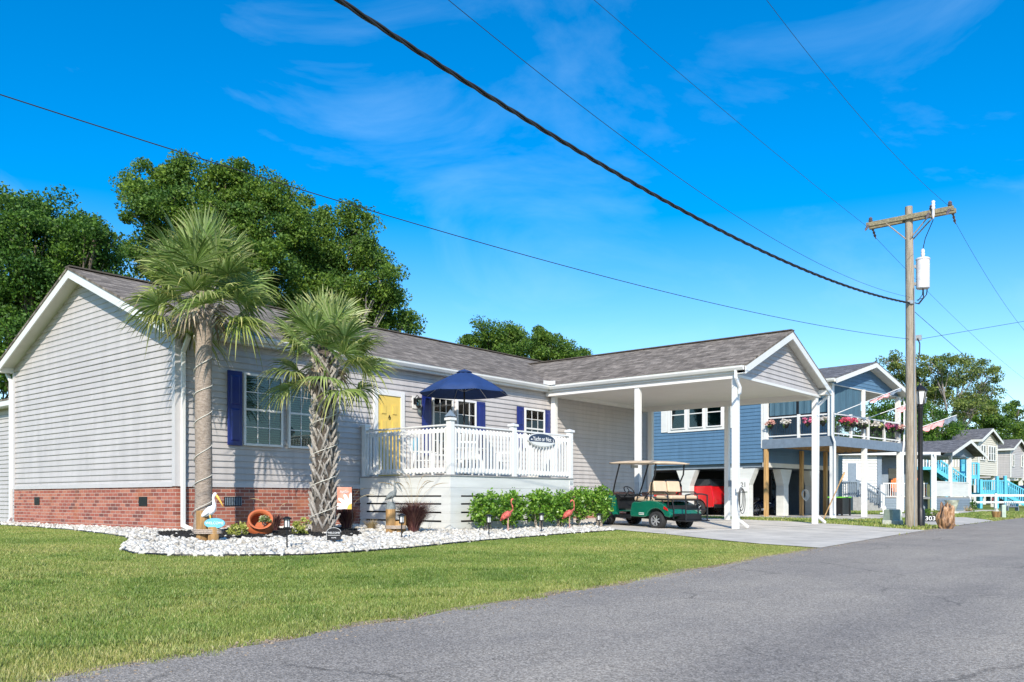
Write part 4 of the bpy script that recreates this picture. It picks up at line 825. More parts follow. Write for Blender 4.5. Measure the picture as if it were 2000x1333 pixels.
    # struts, canopy, windscreen, wheel
    for s in (-1, 1):
        b = MB(); b.tube([(.70,s*.50,.80),(.60,s*.53,1.15),(.42,s*.54,1.76)], .02, 8); b.build('front_strut', M['black'], t, smooth=40)
        b = MB(); b.tube([(-.60,s*.50,.78),(-.62,s*.52,1.18),(-.74,s*.53,1.45),(-.76,s*.53,1.76)], .02, 8); b.build('rear_strut', M['black'], t, smooth=40)
    b = MB(); n1, n2 = 14, 8; vs = []
    for i in range(n1+1):
        for j in range(n2+1):
            x = .74-1.62*i/n1; y = -.60+1.2*j/n2; u = (2*i/n1-1); v = (2*j/n2-1); vs.append((x, y, 1.765+.055*(1-u**4)*(1-v**4)))
    b.add(vs, [(i*(n2+1)+j, i*(n2+1)+j+1, (i+1)*(n2+1)+j+1, (i+1)*(n2+1)+j) for i in range(n1) for j in range(n2)])
    o = b.build('canopy', top, t, smooth=1); sd = o.modifiers.new('s', 'SOLIDIFY'); sd.thickness = .045; sd.offset = -1
    b = MB(); b.add([(.70,-.48,.86),(.70,.48,.86),(.595,.50,1.22),(.595,-.50,1.22)], [(0,1,2,3)]); b.add([(.59,-.50,1.24),(.59,.50,1.24),(.45,.52,1.70),(.45,-.52,1.70)], [(0,1,2,3)]) if paint != M['green'] else None
    b.build('windscreen', M['glassclear'], t)
    b = MB(); b.torus((.36,.24,.98), .16, .014, (-.75,0,.66), 24, 6); b.tube([(.36,.24,.98),(.56,.24,.78)], .018, 6); [b.tube([(.36,.24,.98), (.36+.12*c*.66, .24+.15*s, .98+.12*c*.75)], .01, 5) for c, s in ((1,0),(-.5,.8),(-.5,-.8))]; b.build('steering_wheel', M['black'], t, smooth=1)
    b = MB(); b.box(.40,.44,-.12,.12,1.62,1.70); b.build('mirror', M['galv'], t)
    return t
M['glassclear'] = glassmat('clear_plastic', (.86, .88, .88), .6)
hd = math.atan2(1.94, .46)
rw = Vector((10.23, -5.01, 0)); fwv = Vector((math.cos(hd), math.sin(hd), 0)); lf = Vector((-fwv.y, fwv.x, 0)); rw = rw-Vector((RT.x,RT.y,0))*.2; cc = rw+fwv*.90-lf*.5
golfcart('golf_cart', 'green golf cart with beige seats and a cream roof parked under the carport edge', (cc.x, cc.y, g(cc.x, cc.y)-.0), hd, M['green'], M['beige'], M['cream'])
gc_ = bpy.data.objects['golf_cart']; gc_.rotation_euler = (0, -math.atan(.030), hd); gc_.scale = (1.08, .98, .95)
# ---------------------------------------------------------------- CARS
def car(name, label, loc, rz, paint, L_=4.4, W=1.85, Hh=1.75, hood=1.02, tall=.55, topm=None):
    """x forward"""
    t = thing(name, label, 'car', loc, rz); a = L_/2; r = .37; xf, xr = a-.85, -a+.85
    pr = [(-a,.42)]+[(xr+.44*math.cos(q), .36+.44*math.sin(q)) for q in np.linspace(math.pi-.1, .1, 9)]+[(xf+.44*math.cos(q), .36+.44*math.sin(q)) for q in np.linspace(math.pi-.1, .1, 9)]+[(a,.42),(a+.03,.6),(a,.85),(a-.25,hood-.04),(a-1.35,hood),(-a+.1,hood+.02),(-a-.02,.8)]
    b = MB(); b.prism([(x,-W/2,z) for x, z in pr], (0,W,0)); b.build('body', paint, t, bevel=.05)
    x0, x1, x2, x3 = a-1.30, a-1.95, -a+.35, -a+.05
    b = MB(); b.add([(x0,-W*.46,hood),(x0,W*.46,hood),(x3,W*.46,hood),(x3,-W*.46,hood),(x1,-W*.39,Hh),(x1,W*.39,Hh),(x2,W*.39,Hh),(x2,-W*.39,Hh)], [(0,3,2,1),(4,5,6,7),(0,1,5,4),(1,2,6,5),(2,3,7,6),(3,0,4,7)]); cb = b.build('cabin', topm or paint, t, bevel=.04)
    for s in (-1, 1):
        for k, (q0, q1) in enumerate(((.06,.36),(.40,.68),(.72,.95))):
            def P(u, v): xx0 = x0+(x3-x0)*u; xx1 = x1+(x2-x1)*u; y0, y1 = W*.46, W*.39; return (xx0+(xx1-xx0)*v, s*((y0+(y1-y0)*v)+.006), hood+(Hh-hood)*v)
            b = MB(); b.add([P(q0,.1), P(q1,.1), P(q1,.86), P(q0,.86)], [(0,1,2,3)]); b.build('side_window', M['darkglass'], t)
    for (xa_, xb_, sg) in ((x0, x1, 1), (x3, x2, -1)):
        b = MB(); P = lambda v, y: (xa_+(xb_-xa_)*v+sg*.008, y*(W*.46+(W*.39-W*.46)*v)*.92, hood+(Hh-hood)*v); b.add([P(.1,-1), P(.1,1), P(.88,1), P(.88,-1)], [(0,1,2,3)]); b.build('windscreen', M['darkglass'], t)
    for x in (xf, xr):
        for s in (-1, 1): wheel(t, x, s*(W/2-.1), r, .24, M['silver'], s, 5)
    b = MB(); b.box(a-.02,a+.06,-W*.46,W*.46,.36,.52); b.box(-a-.06,-a+.02,-W*.46,W*.46,.38,.56); b.build('bumper', M['black'], t, bevel=.02)
    for s in (-1, 1):
        b = MB(); b.box(a-.04,a+.035,s*W*.36-.12,s*W*.36+.12,.66,.80); b.build('headlight', M['trim'], t, bevel=.01)
        b = MB(); b.box(-a-.03,-a+.05,s*W*.42-.07,s*W*.42+.07,.66,.92); b.build('tail_light', M['red'], t, bevel=.01)
        b = MB(); b.box(x0-.28,x0-.16,s*(W*.5),s*(W*.5+.16),hood+.02,hood+.16); b.build('mirror', paint, t, bevel=.02)
    return t
M['darkglass'] = pm('dark_car_glass', (.015,.02,.025), .08, coat=.5)
M['darkblue'] = pm('dark_blue_car_paint', (.012,.02,.05), .2, coat=.8)
# ---------------------------------------------------------------- BLUE STILT HOUSE
NO = Vector((27.74, -3.07, -.2)); NA = R(-6.6)
NM = Matrix.Translation(NO) @ Matrix.Rotation(NA, 4, 'Z')
def nloc(u, v, z=0): return tuple(NM @ Vector((u, v, z)))
B = thing('stilt_house', 'blue house raised on white stilts with a covered upper deck and flower baskets', 'house', NO, NA)
W_ = 7.0; V0 = 3.3; V1 = 15.0; BZ = 2.45; EZ = 5.72
b = MB(); b.box(.0, W_, V0, V1, BZ, EZ); b.build('wall', M['blue'], B)
b = MB(); siding(b, (0, 0), (0, 1), (-1, 0), BZ, EZ, lambda z: V0, lambda z: V1, ex=.165, lap=.025); siding(b, (0, V0), (1, 0), (0, -1), BZ, EZ, lambda z: 0, lambda z: W_, ex=.165, lap=.025); b.build('siding', M['blue'], B)
b = MB(); b.box(-.03,.08,V0-.03,V0+.06,3.1,EZ); b.build('trim', M['white'], B); b = MB(); b.box(.0,W_,V0-.03,V0,BZ-.2,BZ-.0); b.build('soffit_board', M['soffit'], B)
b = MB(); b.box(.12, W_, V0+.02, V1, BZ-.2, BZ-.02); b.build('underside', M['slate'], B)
RZn, RU = 6.95, 3.5; sl = (RZn-5.90)/(RU+.35)
ev = -.35
roofslab('roof_slope', [(-.38, ev, RZn-sl*3.88), (-.38, V1+.3, RZn-sl*3.88), (RU, V1+.3, RZn), (RU, ev, RZn)], M['roofd'], B); roofslab('roof_slope', [(W_+.38, ev, RZn-sl*3.88), (W_+.38, V1+.3, RZn-sl*3.88), (RU, V1+.3, RZn), (RU, ev, RZn)], M['roofd'], B)
b = MB(); rake(b, ev, -.38, RZn-sl*3.88-.052, RU, RZn-.052, .2, ax='y'); rake(b, ev, W_+.38, RZn-sl*3.88-.052, RU, RZn-.052, .2, ax='y'); b.box(-.36,-.34,ev,V1,5.70,5.86); gutter(b, (-.36, ev+.1, 5.86), (-.36, V1, 5.86), (-1,0,0), .13); b.build('rake_and_gutter', M['trim'], B)
b = MB()
for x0_ in (-.38, W_+.38): b.prism([(x0_, ev+.03, RZn-sl*3.88-.19), (RU, ev+.03, RZn-.19), (RU, ev+.03, RZn-.178), (x0_, ev+.03, RZn-sl*3.88-.178)], (0, .5, 0))
b.box(-.34,W_+.3,.1,V0,5.66,5.70); b.build('soffit', M['soffit'], B)
b = MB(); siding(b, (0, .14), (1, 0), (0, -1), 5.66, RZn-.2, lambda z: max(0, RU-(RZn-.19-z)/sl), lambda z: min(W_, RU+(RZn-.19-z)/sl), ex=.165, lap=.022); b.prism([(.0,.15,5.66),(RU,.15,RZn-.2),(W_,.15,5.66)], (0,.03,0)); b.build('gable_siding', M['blue'], B)
b = MB(); b.box(0, W_, .0, V0, 3.34, 3.48); b.build('deck_floor', M['deckboard'], B)
b = MB(); b.box(-.04,0,-.04,V0,3.06,3.46); b.box(0,W_,-.04,0,3.06,3.46); b.box(W_,W_+.04,-.04,V0,3.06,3.46); b.build('deck_rim', M['bluegrey'], B)
b = MB(); [b.box(.02,W_-.02,.3+k*.42,.345+k*.42,3.12,3.338) for k in range(7)]; b.build('joists', M['joist'], B)
for (u, v, z0, z1, w_) in ((.08,.05,0,3.06,.2), (3.1,.05,0,3.06,.2), (W_-.08,.05,0,3.06,.2), (6.2,2.9,0,3.06,.24)):
    b = MB(); b.box(u-w_/2,u+w_/2,v-w_/2,v+w_/2,z0,z1); b.build('stilt', M['white'], B, bevel=.01)
for (u, v) in ((.06,V0-.15),(3.4,V0-.1),(5.2,2.9)):
    b = MB(); b.box(u-.08,u+.08,v-.08,v+.08,0,3.1); b.build('timber_post', M['wood'], B, bevel=.006)
for (u, v, along) in ((2.4,V0+.35,0), (.15,V0+.9,1), (.15,7.4,1), (.15,11.5,1), (5.2,V0+.35,0)):
    b = MB(); pr = [(-.22,0),(.22,0),(.22,1.45),(.55,2.2),(-.55,2.2),(-.22,1.45)]
    if along: b.prism([(u-.2, v+p, q) for p, q in pr], (.4,0,0))
    else: b.prism([(u+p, v-.2, q) for p, q in pr], (0,.4,0))
    b.build('flared_pier', M['boards'], B, bevel=.01)
b = MB()
for (u, z0, z1, w_) in ((.06,3.48,5.7,.2),(3.1,3.48,5.7,.13),(W_-.06,3.48,5.7,.2)): b.box(u-w_/2,u+w_/2,.02,.02+w_,z0,z1)
b.box(-.02,.16,V0-.22,V0-.05,3.48,5.7); b.build('deck_post', M['white'], B)
def nrail(p, q, tag_):
    p = Vector((*p,0)); q = Vector((*q,0)); d = (q-p).normalized(); L_ = (q-p).length
    b = MB(); b.beam(p+Vector((0,0,4.42)), q+Vector((0,0,4.42)), .07, .06); b.beam(p+Vector((0,0,3.60)), q+Vector((0,0,3.60)), .05, .05)
    n = max(1, round(L_/1.75))
    for k in range(n+1): c = p+d*L_*k/n; b.box(c.x-.055,c.x+.055,c.y-.055,c.y+.055,3.48,4.5)
    b.build('deck_rail', M['white'], B)
    b = MB(); m = int(L_/.11); [b.tube([p+d*L_*k/m+Vector((0,0,3.6)), p+d*L_*k/m+Vector((0,0,4.4))], .009, 4) for k in range(m)]; b.build('rail_rods', M['black'], B)
nrail((.06,.06), (.06,V0-.2), 0); nrail((.06,.06), (W_-.06,.06), 1); nrail((W_-.06,.06), (W_-.06,V0-.2), 2)
b = MB()
def shadep(p, q, z0, z1):
    p = Vector((*p,0)); q = Vector((*q,0)); n = 14; vs = []; d = (q-p); nn = Vector((-d.y,d.x,0)).normalized()
    for i in range(n+1): c = p+d*i/n+nn*.015*math.sin(i*1.9); vs += [(c.x,c.y,z0), (c.x,c.y,z1)]
    b.add(vs, [(2*i,2*i+2,2*i+3,2*i+1) for i in range(n)])
shadep((.12,.25), (.12,1.6), 4.50, 5.68); shadep((.12,1.72), (.12,V0-.3), 4.50, 5.68); shadep((.25,.14), (3.0,.14), 4.46, 5.68); b.build('screen_shade', M['shade'], B)
b = MB(); b.box(.1,.14,1.6,1.72,4.5,5.68); b.box(.1,.14,.25,V0-.3,4.47,4.52); b.box(.25,3.0,.12,.16,4.44,4.48); b.build('shade_frame', M['black'], B)
for v0 in (5.35, 6.37, 7.39): window(B, v0, v0+.86, 4.2, 5.62, -.02, cols=1, rows=1, side='x', fr=.06, blind_mat=M['slate'])
b = MB(); b.box(-.06,-.026,5.15,8.45,4.06,4.19); b.box(-.06,-.026,5.15,5.35,4.19,5.64); b.box(-.06,-.026,6.21,6.37,4.19,5.64); b.box(-.06,-.026,7.23,7.39,4.19,5.64); b.box(-.06,-.026,8.25,8.45,4.19,5.64); b.box(-.06,-.026,5.35,8.25,5.63,5.72); b.build('window_surround', M['white'], B)
for v0 in (4.75, 8.47):
    b = MB(); b.box(-.06,-.026,v0,v0+.38,4.1,5.62); sh_ = b.build('shutter', M['white'], B); b = MB(); [b.box(-.066,-.0602,v0+.05,v0+.33,4.2+k*.06,4.235+k*.06) for k in range(22)]; b.build('louvre', M['white'], sh_)
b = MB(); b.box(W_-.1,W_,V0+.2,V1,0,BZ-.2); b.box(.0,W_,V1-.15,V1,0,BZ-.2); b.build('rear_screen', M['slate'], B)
b = MB(); b.box(3.4,3.5,V0+1.5,V1-.2,0,BZ-.2); b.build('under_house_dark', M['dark'], B)  # added near-black sheet, shade under the house put into its colour
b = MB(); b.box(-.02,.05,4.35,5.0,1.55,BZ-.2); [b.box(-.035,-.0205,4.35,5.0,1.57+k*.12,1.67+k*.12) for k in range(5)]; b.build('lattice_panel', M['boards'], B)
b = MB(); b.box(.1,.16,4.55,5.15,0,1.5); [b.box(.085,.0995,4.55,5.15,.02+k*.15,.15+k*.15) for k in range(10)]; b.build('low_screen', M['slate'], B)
b = MB(); b.box(-.115,-.03,V0+.72,V0+1.1,1.15,1.7); mbx = b.build('number_board', M['white'], B); text('21', .3, M['ink'], mbx, (-.117, V0+.9, 1.45), (R(90),0,R(-90)))
downspout([(-.42,.1,5.75),(-.42,.1,5.6),(-.12,-.02,5.3),(-.12,-.02,3.5),(-.1,-.12,3.2),(-.06,-.1,2.9),(-.06,-.1,.2)], B); downspout([(W_+.42,.1,5.75),(W_+.2,-.08,5.4),(W_+.05,-.12,3.4),(W_-.02,-.1,3.0),(W_-.02,-.1,.2)], B)
# flower baskets
def flower(u, v, col, label):
    t = thing('flower_basket', label, 'flower basket', nloc(u, v, 4.13), 0, 'flower baskets hung on the upper deck rail')
    b = MB(); b.lathe([(.04,-.22),(.12,-.12),(.15,0),(.13,.01)], n=12); b.build('basket', M['black'], t)
    P = blobpts([(0,0,.06)], [(.24,.2,.13)], 380, .06, .5, 20); V, F = leafquads(P, .07); npmesh('blooms', V, F, col, t)
    P = blobpts([(0,0,-.05)], [(.18,.17,.12)], 160, .06, .4, 12); V, F = leafquads(P, .06); npmesh('leaves', V, F, LM['oak2'], t, cols=tints(P, .3))
fp = leafmat('pink_petals', (.5,.04,.15), (.72,.12,.28), (.85,.4,.5), .2); fwh = leafmat('white_petals', (.6,.5,.42), (.8,.75,.7), (.85,.85,.8), .2); fr = leafmat('red_pink_petals', (.6,.03,.08), (.78,.10,.2), (.8,.3,.4), .2); fy = leafmat('yellow_green_petals', (.35,.4,.08), (.6,.6,.2), (.8,.75,.5), .2); fl = leafmat('pale_pink_petals', (.6,.25,.22), (.75,.42,.35), (.8,.6,.5), .2)
for i, (u, v, c_, lab) in enumerate(((-.1,2.85,fl,'salmon pink flower basket nearest the blue wall on the upper deck'), (-.1,2.1,fwh,'cream flower basket second from the blue wall'), (-.1,1.1,fp,'mauve pink flower basket on the deck side rail, behind the near carport post'), (-.1,.4,fwh,'white flower basket just left of the deck corner'), (.95,-.1,fr,'hot pink flower basket right of the deck corner'), (1.6,-.1,fr,'second hot pink flower basket right of the deck corner'), (2.2,-.1,fwh,'white flower basket left of the thin middle deck post'), (2.8,-.1,fwh,'white flower basket at the thin middle deck post'), (3.9,-.1,fwh,'cream flower basket right of the thin middle deck post'), (4.5,-.1,fy,'yellow green flower basket in the middle of the right half of the front rail'), (5.3,-.1,fp,'pink flower basket left of the right-hand deck post'), (5.9,-.1,fp,'deep pink flower basket next to the right-hand deck post'), (6.8,-.1,fl,'dusty pink flower basket at the right end of the front rail'))): flower(u, v, c_, lab)
# flags on poles from the deck
m, nt_, p_, L_ = newmat('striped_flag'); v_ = objvec(nt_); wv = nt_.nodes.new('ShaderNodeTexWave'); wv.bands_direction = 'Z'; wv.inputs['Scale'].default_value = 5.5; L_.new(v_, wv.inputs[0]); r_ = ramp(nt_, L_, wv.outputs[0], [(.45, (.60,.05,.06)), (.55, (.78,.72,.70))]); r_.color_ramp.interpolation = 'CONSTANT'; L_.new(r_.outputs[0], p_.inputs['Base Color']); p_.inputs['Roughness'].default_value = .8; M['stripes'] = m
def flagpole(p, q, label, along=.45, w_=.5):
    p = Vector(nloc(*p)); q = Vector(nloc(*q)); t = thing('flag', label, 'flag', p); d = q-p; b = MB(); b.tube([(0,0,0), d], .018, 6); b.build('staff', M['white'], t)
    def cloth(a0, a1, mat, nm, sc):
        b = MB(); n = 12; vs = []
        for i in range(n+1):
            u = a0+(a1-a0)*i/n; c = d*u; 
            for j in range(6): h = j/5; vs.append(c+Vector((.05*math.sin(i*1.1+h*2), .07*math.cos(i*.9+h), -.02-h*w_*sc*(.4+.3*abs(math.sin(i*.8))))))
        b.add(vs, [(i*6+j, i*6+j+1, (i+1)*6+j+1, (i+1)*6+j) for i in range(n) for j in range(5)]); b.build(nm, mat, t, smooth=1)
    cloth(along, along+(1-along)*.62, M['stripes'], 'stripes', 1); cloth(along+(1-along)*.62, .99, M['bluegrey'], 'canton', .9)
flagpole((.3,-.05,4.45), (3.9,-1.3,5.75), 'folded red and white striped flag on the left pole leaning from the deck rail', .5, .22)
flagpole((3.3,-.05,4.45), (5.9,-1.6,5.45), 'drooping red, white and blue striped flag on the pole leaning from the middle deck post', .5, .36)
# stuff under the house
car('red_car', 'shiny red car parked under the blue stilt house behind the golf cart', nloc(1.35, 8.6), NA+R(90), M['red'], 4.9, 1.9, 1.78, 1.42, topm=M['darkglass'])
golfcart('golf_cart', 'dark golf cart with a black roof parked in the shade under the blue house', nloc(4.3, 5.6), NA+R(200), M['darkblue'], M['slate'], M['black'])
MC = thing('motorcycle', 'dark motorcycle parked in the shade under the blue stilt house', 'motorcycle', nloc(1.5, 5.0), NA+R(70))
for x in (-.7, .75): b = MB(); b.torus((x,0,.31), .27, .05, (0,1,0), 24, 8); wv_ = b.build('wheel', M['rubber'], MC, smooth=1); b = MB(); [b.tube([(x,0,.31), (x+.25*c,0,.31+.25*s)], .006, 4) for c, s in ring(10, 1)]; b.torus((x,0,.31), .23, .012, (0,1,0)); b.build('rim', M['steel'], wv_)
b = MB(); b.tube([(.2,0,.78),(-.05,0,.86),(-.3,0,.80)], [.10,.15,.09], 10); b.build('tank', M['darkblue'], MC, smooth=1)
b = MB(); b.tube([(-.25,0,.78),(-.5,0,.74),(-.8,0,.82)], [.08,.13,.09], 10, flat=1.2); b.build('seat', M['black'], MC, smooth=1)
b = MB(); b.box(-.28,.2,-.13,.13,.28,.62); b.tube([(.75,.07,.31),(.45,.07,.95)], .022, 6); b.tube([(.75,-.07,.31),(.45,-.07,.95)], .022, 6); b.tube([(.2,-.36,1.06),(.42,0,.98),(.2,.36,1.06)], .015, 6); b.build('engine_and_fork', M['steel'], MC)
b = MB(); b.tube([(.1,-.16,.3),(-.3,-.2,.26),(-1.0,-.2,.32)], [.035,.045,.055], 8); b.build('exhaust', M['silver'], MC, smooth=1)
b = MB(); b.ell((.58,0,.86), (.09,.09,.09)); b.build('headlight', M['trim'], MC, smooth=1)
GT = thing('garden_table', 'table with a bright green top beside the grey porch steps', 'table', nloc(4.6, 1.9))
b = MB(); b.box(-.62,.62,-.35,.35,.86,.92); b.build('table_top', pm('bright_green_top', (.16,.52,.05), .5), GT)
b = MB(); b.box(-.58,.58,-.3,.3,.1,.86); b.build('cabinet', M['black'], GT); 
for x, y in ((-.55,-.3),(.55,-.3),(-.55,.3),(.55,.3)): b = MB(); b.box(x-.035,x+.035,y-.035,y+.035,0,.86); b.build('leg', M['black'], GT)
HC = thing('coiled_hose', 'pale hose coiled on the inner timber post under the deck', 'hose', nloc(3.35, V0-.25, 1.05)); b = MB(); [b.torus((0,-.03*k,-.02*k), .2+.02*k, .013, (0.2,1,0), 24, 6) for k in range(4)]; b.build('coil', M['trim'], HC, smooth=1)
BK = thing('bucket', 'grey galvanised bin beside the numbered pier of the blue house', 'bin', nloc(-.1, 4.95)); b = MB(); b.lathe([(.14,0),(.19,.5),(.2,.52),(.18,.52),(.13,.03),(0,.03)], n=18); b.build('bin', M['galv'], BK, smooth=40)
lp0 = CAM+(FW+RT*((1606-1000)/1665.5))*29.0; lp0.z = g(lp0.x, lp0.y); lp1 = CAM+(FW+RT*((1649-1000)/1665.5)-Vector((0,0,1))*((924-974.55)/1665.5))*30.5-lp0
LP = thing('leaning_pole', 'long bamboo pole leaning outward from the ground beside the far carport post', 'pole', lp0); b = MB(); b.tube([(0,0,0), lp1*.8], .02, 8); b.build('shaft', M['joist'], LP, smooth=40)
b = MB(); b.tube([lp1*.8, lp1], .03, 8); b.build('grip', M['wood'], LP, smooth=40)
PP = thing('potted_palm', 'variegated potted plant in the shade beside the red car', 'plant', nloc(.4, 12.0)); b = MB(); b.lathe([(.18,0),(.25,.4),(.22,.4),(.0,.36)], n=14); b.build('pot', M['terra'], PP)
b = MB(); b.tube([(0,0,.3),(0,0,1.9)], .02, 6); b.build('stem', M['rope'], PP)
vs, fs, ti = [], [], []; random.seed(4)
for k in range(9): a = k*2.4; d = Vector((math.cos(a), math.sin(a), .5)); fan(vs, fs, ti, Vector((0,0,.7+.14*k)), d, .15, .5, .8, 9, (2.2,1.8,1.6))
npmesh('leaves', np.array([tuple(v) for v in vs]), np.array(fs), LM['frond'], PP, cols=np.array(ti))
WB = thing('white_trolley', 'small white trolley frame beside the middle stilt of the upper deck', 'trolley', nloc(3.8, -.5)); b = MB(); b.tube([(0,0,.12),(0,0,.5),(.3,0,.5),(.3,0,.12)], .02, 6); b.box(-.05,.5,-.12,.12,.15,.2); b.build('frame', M['white'], WB)
for x in (0, .42): b = MB(); b.torus((x,-.14,.1), .08, .022, (0,1,0), 14, 6); b.build('wheel', M['trim'], WB)
# ---------------------------------------------------------------- STREET FURNITURE
px, py = 18.87, -8.49; pz = g(px, py); PH = 9.25
UP = thing('utility_pole', 'tall weathered wooden utility pole with a crossarm at the edge of the road', 'utility pole', (px, py, pz))
b = MB(); b.tube([(0,0,-.3),(0,0,.3),(0,0,3),(-.03,.02,6),(-.08,.05,PH)], [.175,.172,.155,.13,.105], 20); b.build('shaft', M['pole'], UP, smooth=60)
def ploc(v): return Vector(v)-Vector((px,py,pz))
AZ_ = PH-.33; cx_, cy_ = -.07, .04
b = MB(); b.beam((cx_-.14, cy_+1.2, AZ_), (cx_-.14, cy_-1.25, AZ_), .1, .13); b.beam((cx_+.14, cy_+1.2, AZ_), (cx_+.14, cy_-1.25, AZ_), .1, .13); b.build('crossarm', M['arm'], UP, bevel=.008)
b = MB()
for s in (-1, 1):
    for o_ in (-.17, .17): b.tube([(cx_+o_, cy_+s*.62, AZ_-.06), (cx_+o_*.6, cy_+s*.06, AZ_-.62)], .02, 6)
b.build('arm_brace', M['pole'], UP)
for (y, z) in ((1.12, AZ_+.06), (-1.12, AZ_+.06), (-.62, AZ_+.06)):
    b = MB(); b.lathe([(.02,0),(.02,.06),(.06,.07),(.07,.10),(.04,.12),(.06,.14),(.05,.17),(.02,.2),(0,.2)], (cx_, cy_+y, z), 12); b.build('insulator', M['porcelain'], UP, smooth=40)
for (y, dx) in ((1.12, -1), (1.12, 1), (-1.15, 1), (-1.15, -1), (-.6, -1)):
    b = MB(); P = [Vector((cx_+dx*.18, cy_+y, AZ_-.02))+Vector((dx*.05*k, 0, -.035*k)) for k in range(8)]; b.tube(P, [.018, .045, .018, .045, .018, .045, .018, .012], 8); b.build('strain_insulator', M['porcelain'], UP, smooth=1)
b = MB(); b.lathe([(.03,.30),(.06,.26),(.035,.22),(.06,.18),(.035,.14),(.06,.1),(.035,.05),(.045,-.1),(.025,-.2),(0,-.24)], (cx_-.22, cy_-.72, AZ_+.0), 12); b.build('fuse_cutout', M['trafo'], UP, smooth=1)
tx, ty = .18, -.28
b = MB(); b.lathe([(0,-.42),(.17,-.42),(.19,-.40),(.19,.40),(.205,.41),(.205,.44),(.17,.47),(.05,.5),(0,.5)], (tx, ty, 7.3), 24); b.build('transformer', M['trafo'], UP, smooth=40)
b = MB(); b.lathe([(.06,.48),(.05,.54),(.065,.58),(.045,.62),(.06,.66),(.04,.72),(0,.75)], (tx, ty, 7.3), 12); b.build('bushing', M['trafo'], UP, smooth=1)
b = MB(); b.box(.08,.22,-.2,-.06,7.0,7.08); b.box(.08,.22,-.2,-.06,7.5,7.58); b.build('bracket', M['galv'], UP)
b = MB(); b.tube([(tx,ty,8.02),(tx-.12,ty-.1,8.3),(cx_-.22,cy_-.72,AZ_-.24)], .012, 5)
b.tube([(tx+.17,ty-.1,7.7),(tx+.24,ty-.1,7.2),(tx+.22,ty-.05,6.75),(.0,-.22,6.42),(-.14,0,6.5)], .016, 6); b.tube([(tx,ty,6.9),(tx-.05,ty,6.7),(-.05,-.2,6.5)], .012, 5); b.tube([(tx+.06,ty,6.9),(tx+.1,ty,6.65),(.02,-.2,6.45)], .012, 5); b.tube([(tx-.06,ty,6.9),(tx-.1,ty-.04,6.6),(-.08,-.18,6.52)], .012, 5); b.tube([(.08,-.16,5.45),(.16,-.2,5.3),(.12,-.2,5.0),(.08,-.16,4.8)], .02, 6); b.build('cables', M['wire'], UP, smooth=1)
b = MB(); b.tube([(-.13,-.12,.0),(-.13,-.12,6.9)], .014, 5); b.build('ground_conduit', M['slate'], UP)
b = MB(); b.box(-.2,-.12,-.1,.05,6.42,6.52); b.box(.1,.2,-.25,-.1,5.4,5.55); b.build('clamp', M['galv'], UP)
# wires: drawn in vertical planes through the pole
def vplane(px_, py_, A, Bp):
    A = Vector(A).to_2d(); Bp = Vector(Bp).to_2d(); d = Bp-A; n = Vector((-d.y, d.x)); r = FW+RT*((px_-1000)/1665.5)-Vector((0,0,1))*((py_-974.55)/1665.5)
    t = (A-CAM.to_2d()).dot(n)/r.to_2d().dot(n); return CAM+r*t
def wire(label, A, Bp, pix, r=.008, pole_end=None, extra=4):
    P = [vplane(a, b_, A, Bp) for a, b_ in pix]
    if pole_end is not None: P.append(Vector(pole_end))
    P.sort(key=lambda p: (p-P[-1]).length) if False else None
    # quadratic in distance along the plane -> a clean sagging curve
    d = (Vector(Bp)-Vector(A)).to_2d().normalized(); s = np.array([(p.to_2d()-Vector(A).to_2d()).dot(d) for p in P]); z = np.array([p.z for p in P]); c = np.polyfit(s, z, 2 if len(P) > 2 else 1, w=[1]*(len(P)-1)+[8])
    s0, s1 = s[0], s[-1]; ext = math.copysign(extra, s0-s1); Q = []
    for k in range(41): q = (s0+ext)+(s1-s0-ext)*k/40; xy = Vector(A).to_2d()+d*q; Q.append((xy.x, xy.y, float(np.polyval(c, q))))
    t = thing('overhead_wire', label, 'wire', Q[-1], 0, 'overhead wires on the utility pole'); b = MB()
    if r > .02:
        for ph in (0, 2.1, 4.2):
            S2 = []
            for k in range(240):
                u = k/239*40; i = min(39, int(u)); q = Vector(Q[i]).lerp(Vector(Q[i+1]), u-i); S2.append(q-Vector(Q[-1])+Vector((0, .019*math.cos(k*.55+ph), .019*math.sin(k*.55+ph))))
            b2 = MB(); b2.tube(S2, .015, 5); b2.build('strand', M['wire'], t, smooth=1)
    else: b.tube([Vector(q)-Vector(Q[-1]) for q in Q], r, 5); b.build('strand', M['wire'], t, smooth=1)
    return t
UP.scale = (1, 1, 1.043)
pT = lambda dx, dy_, z: (px+dx, py+dy_, z*1.043+pz)
wire('thick twisted black cable crossing the sky from top centre to the pole below the transformer', (px,py), (-5,py), [(670,0),(1000,220),(1200,345),(1400,440),(1600,540)], .032, pT(-.18,-.05,6.45))
wire('thin wire running just above the thick twisted cable to the pole', (px,py), (-5,py-.02), [(880,0),(1200,262),(1500,458)] , .0045, pT(-.15,-.03,6.62))
wire('thin high wire reaching the left end of the crossarm', (px,py+1.2), (-5,py+1.2), [(1160,0),(1440,238)] , .0045, pT(-.3,1.15,8.86), 3)
wire('thin high wire reaching the right end of the crossarm', (px,py-1.1), (-5,py-1.1), [(1497,0),(1660,205)] , .0045, pT(-.25,-1.1,8.98), 3)
wire('long thin wire sloping across the whole left sky to the lower part of the pole', (px,py), (-5,-5.5), [(0,188),(450,330),(840,440),(1200,545),(1540,628)], .007, pT(-.12,.03,5.42), 8)
wire('wire leaving the left end of the crossarm towards the far houses', (px,py+1.2), (60,py+1.6), [(2000,740),(1900,655)], .0052, pT(.3,1.15,8.75), 6)
wire('wire leaving the right end of the crossarm towards the right edge', (px,py-1.1), (60,py-.9), [(2000,645),(1930,545)], .0052, pT(.3,-1.15,8.75), 6)
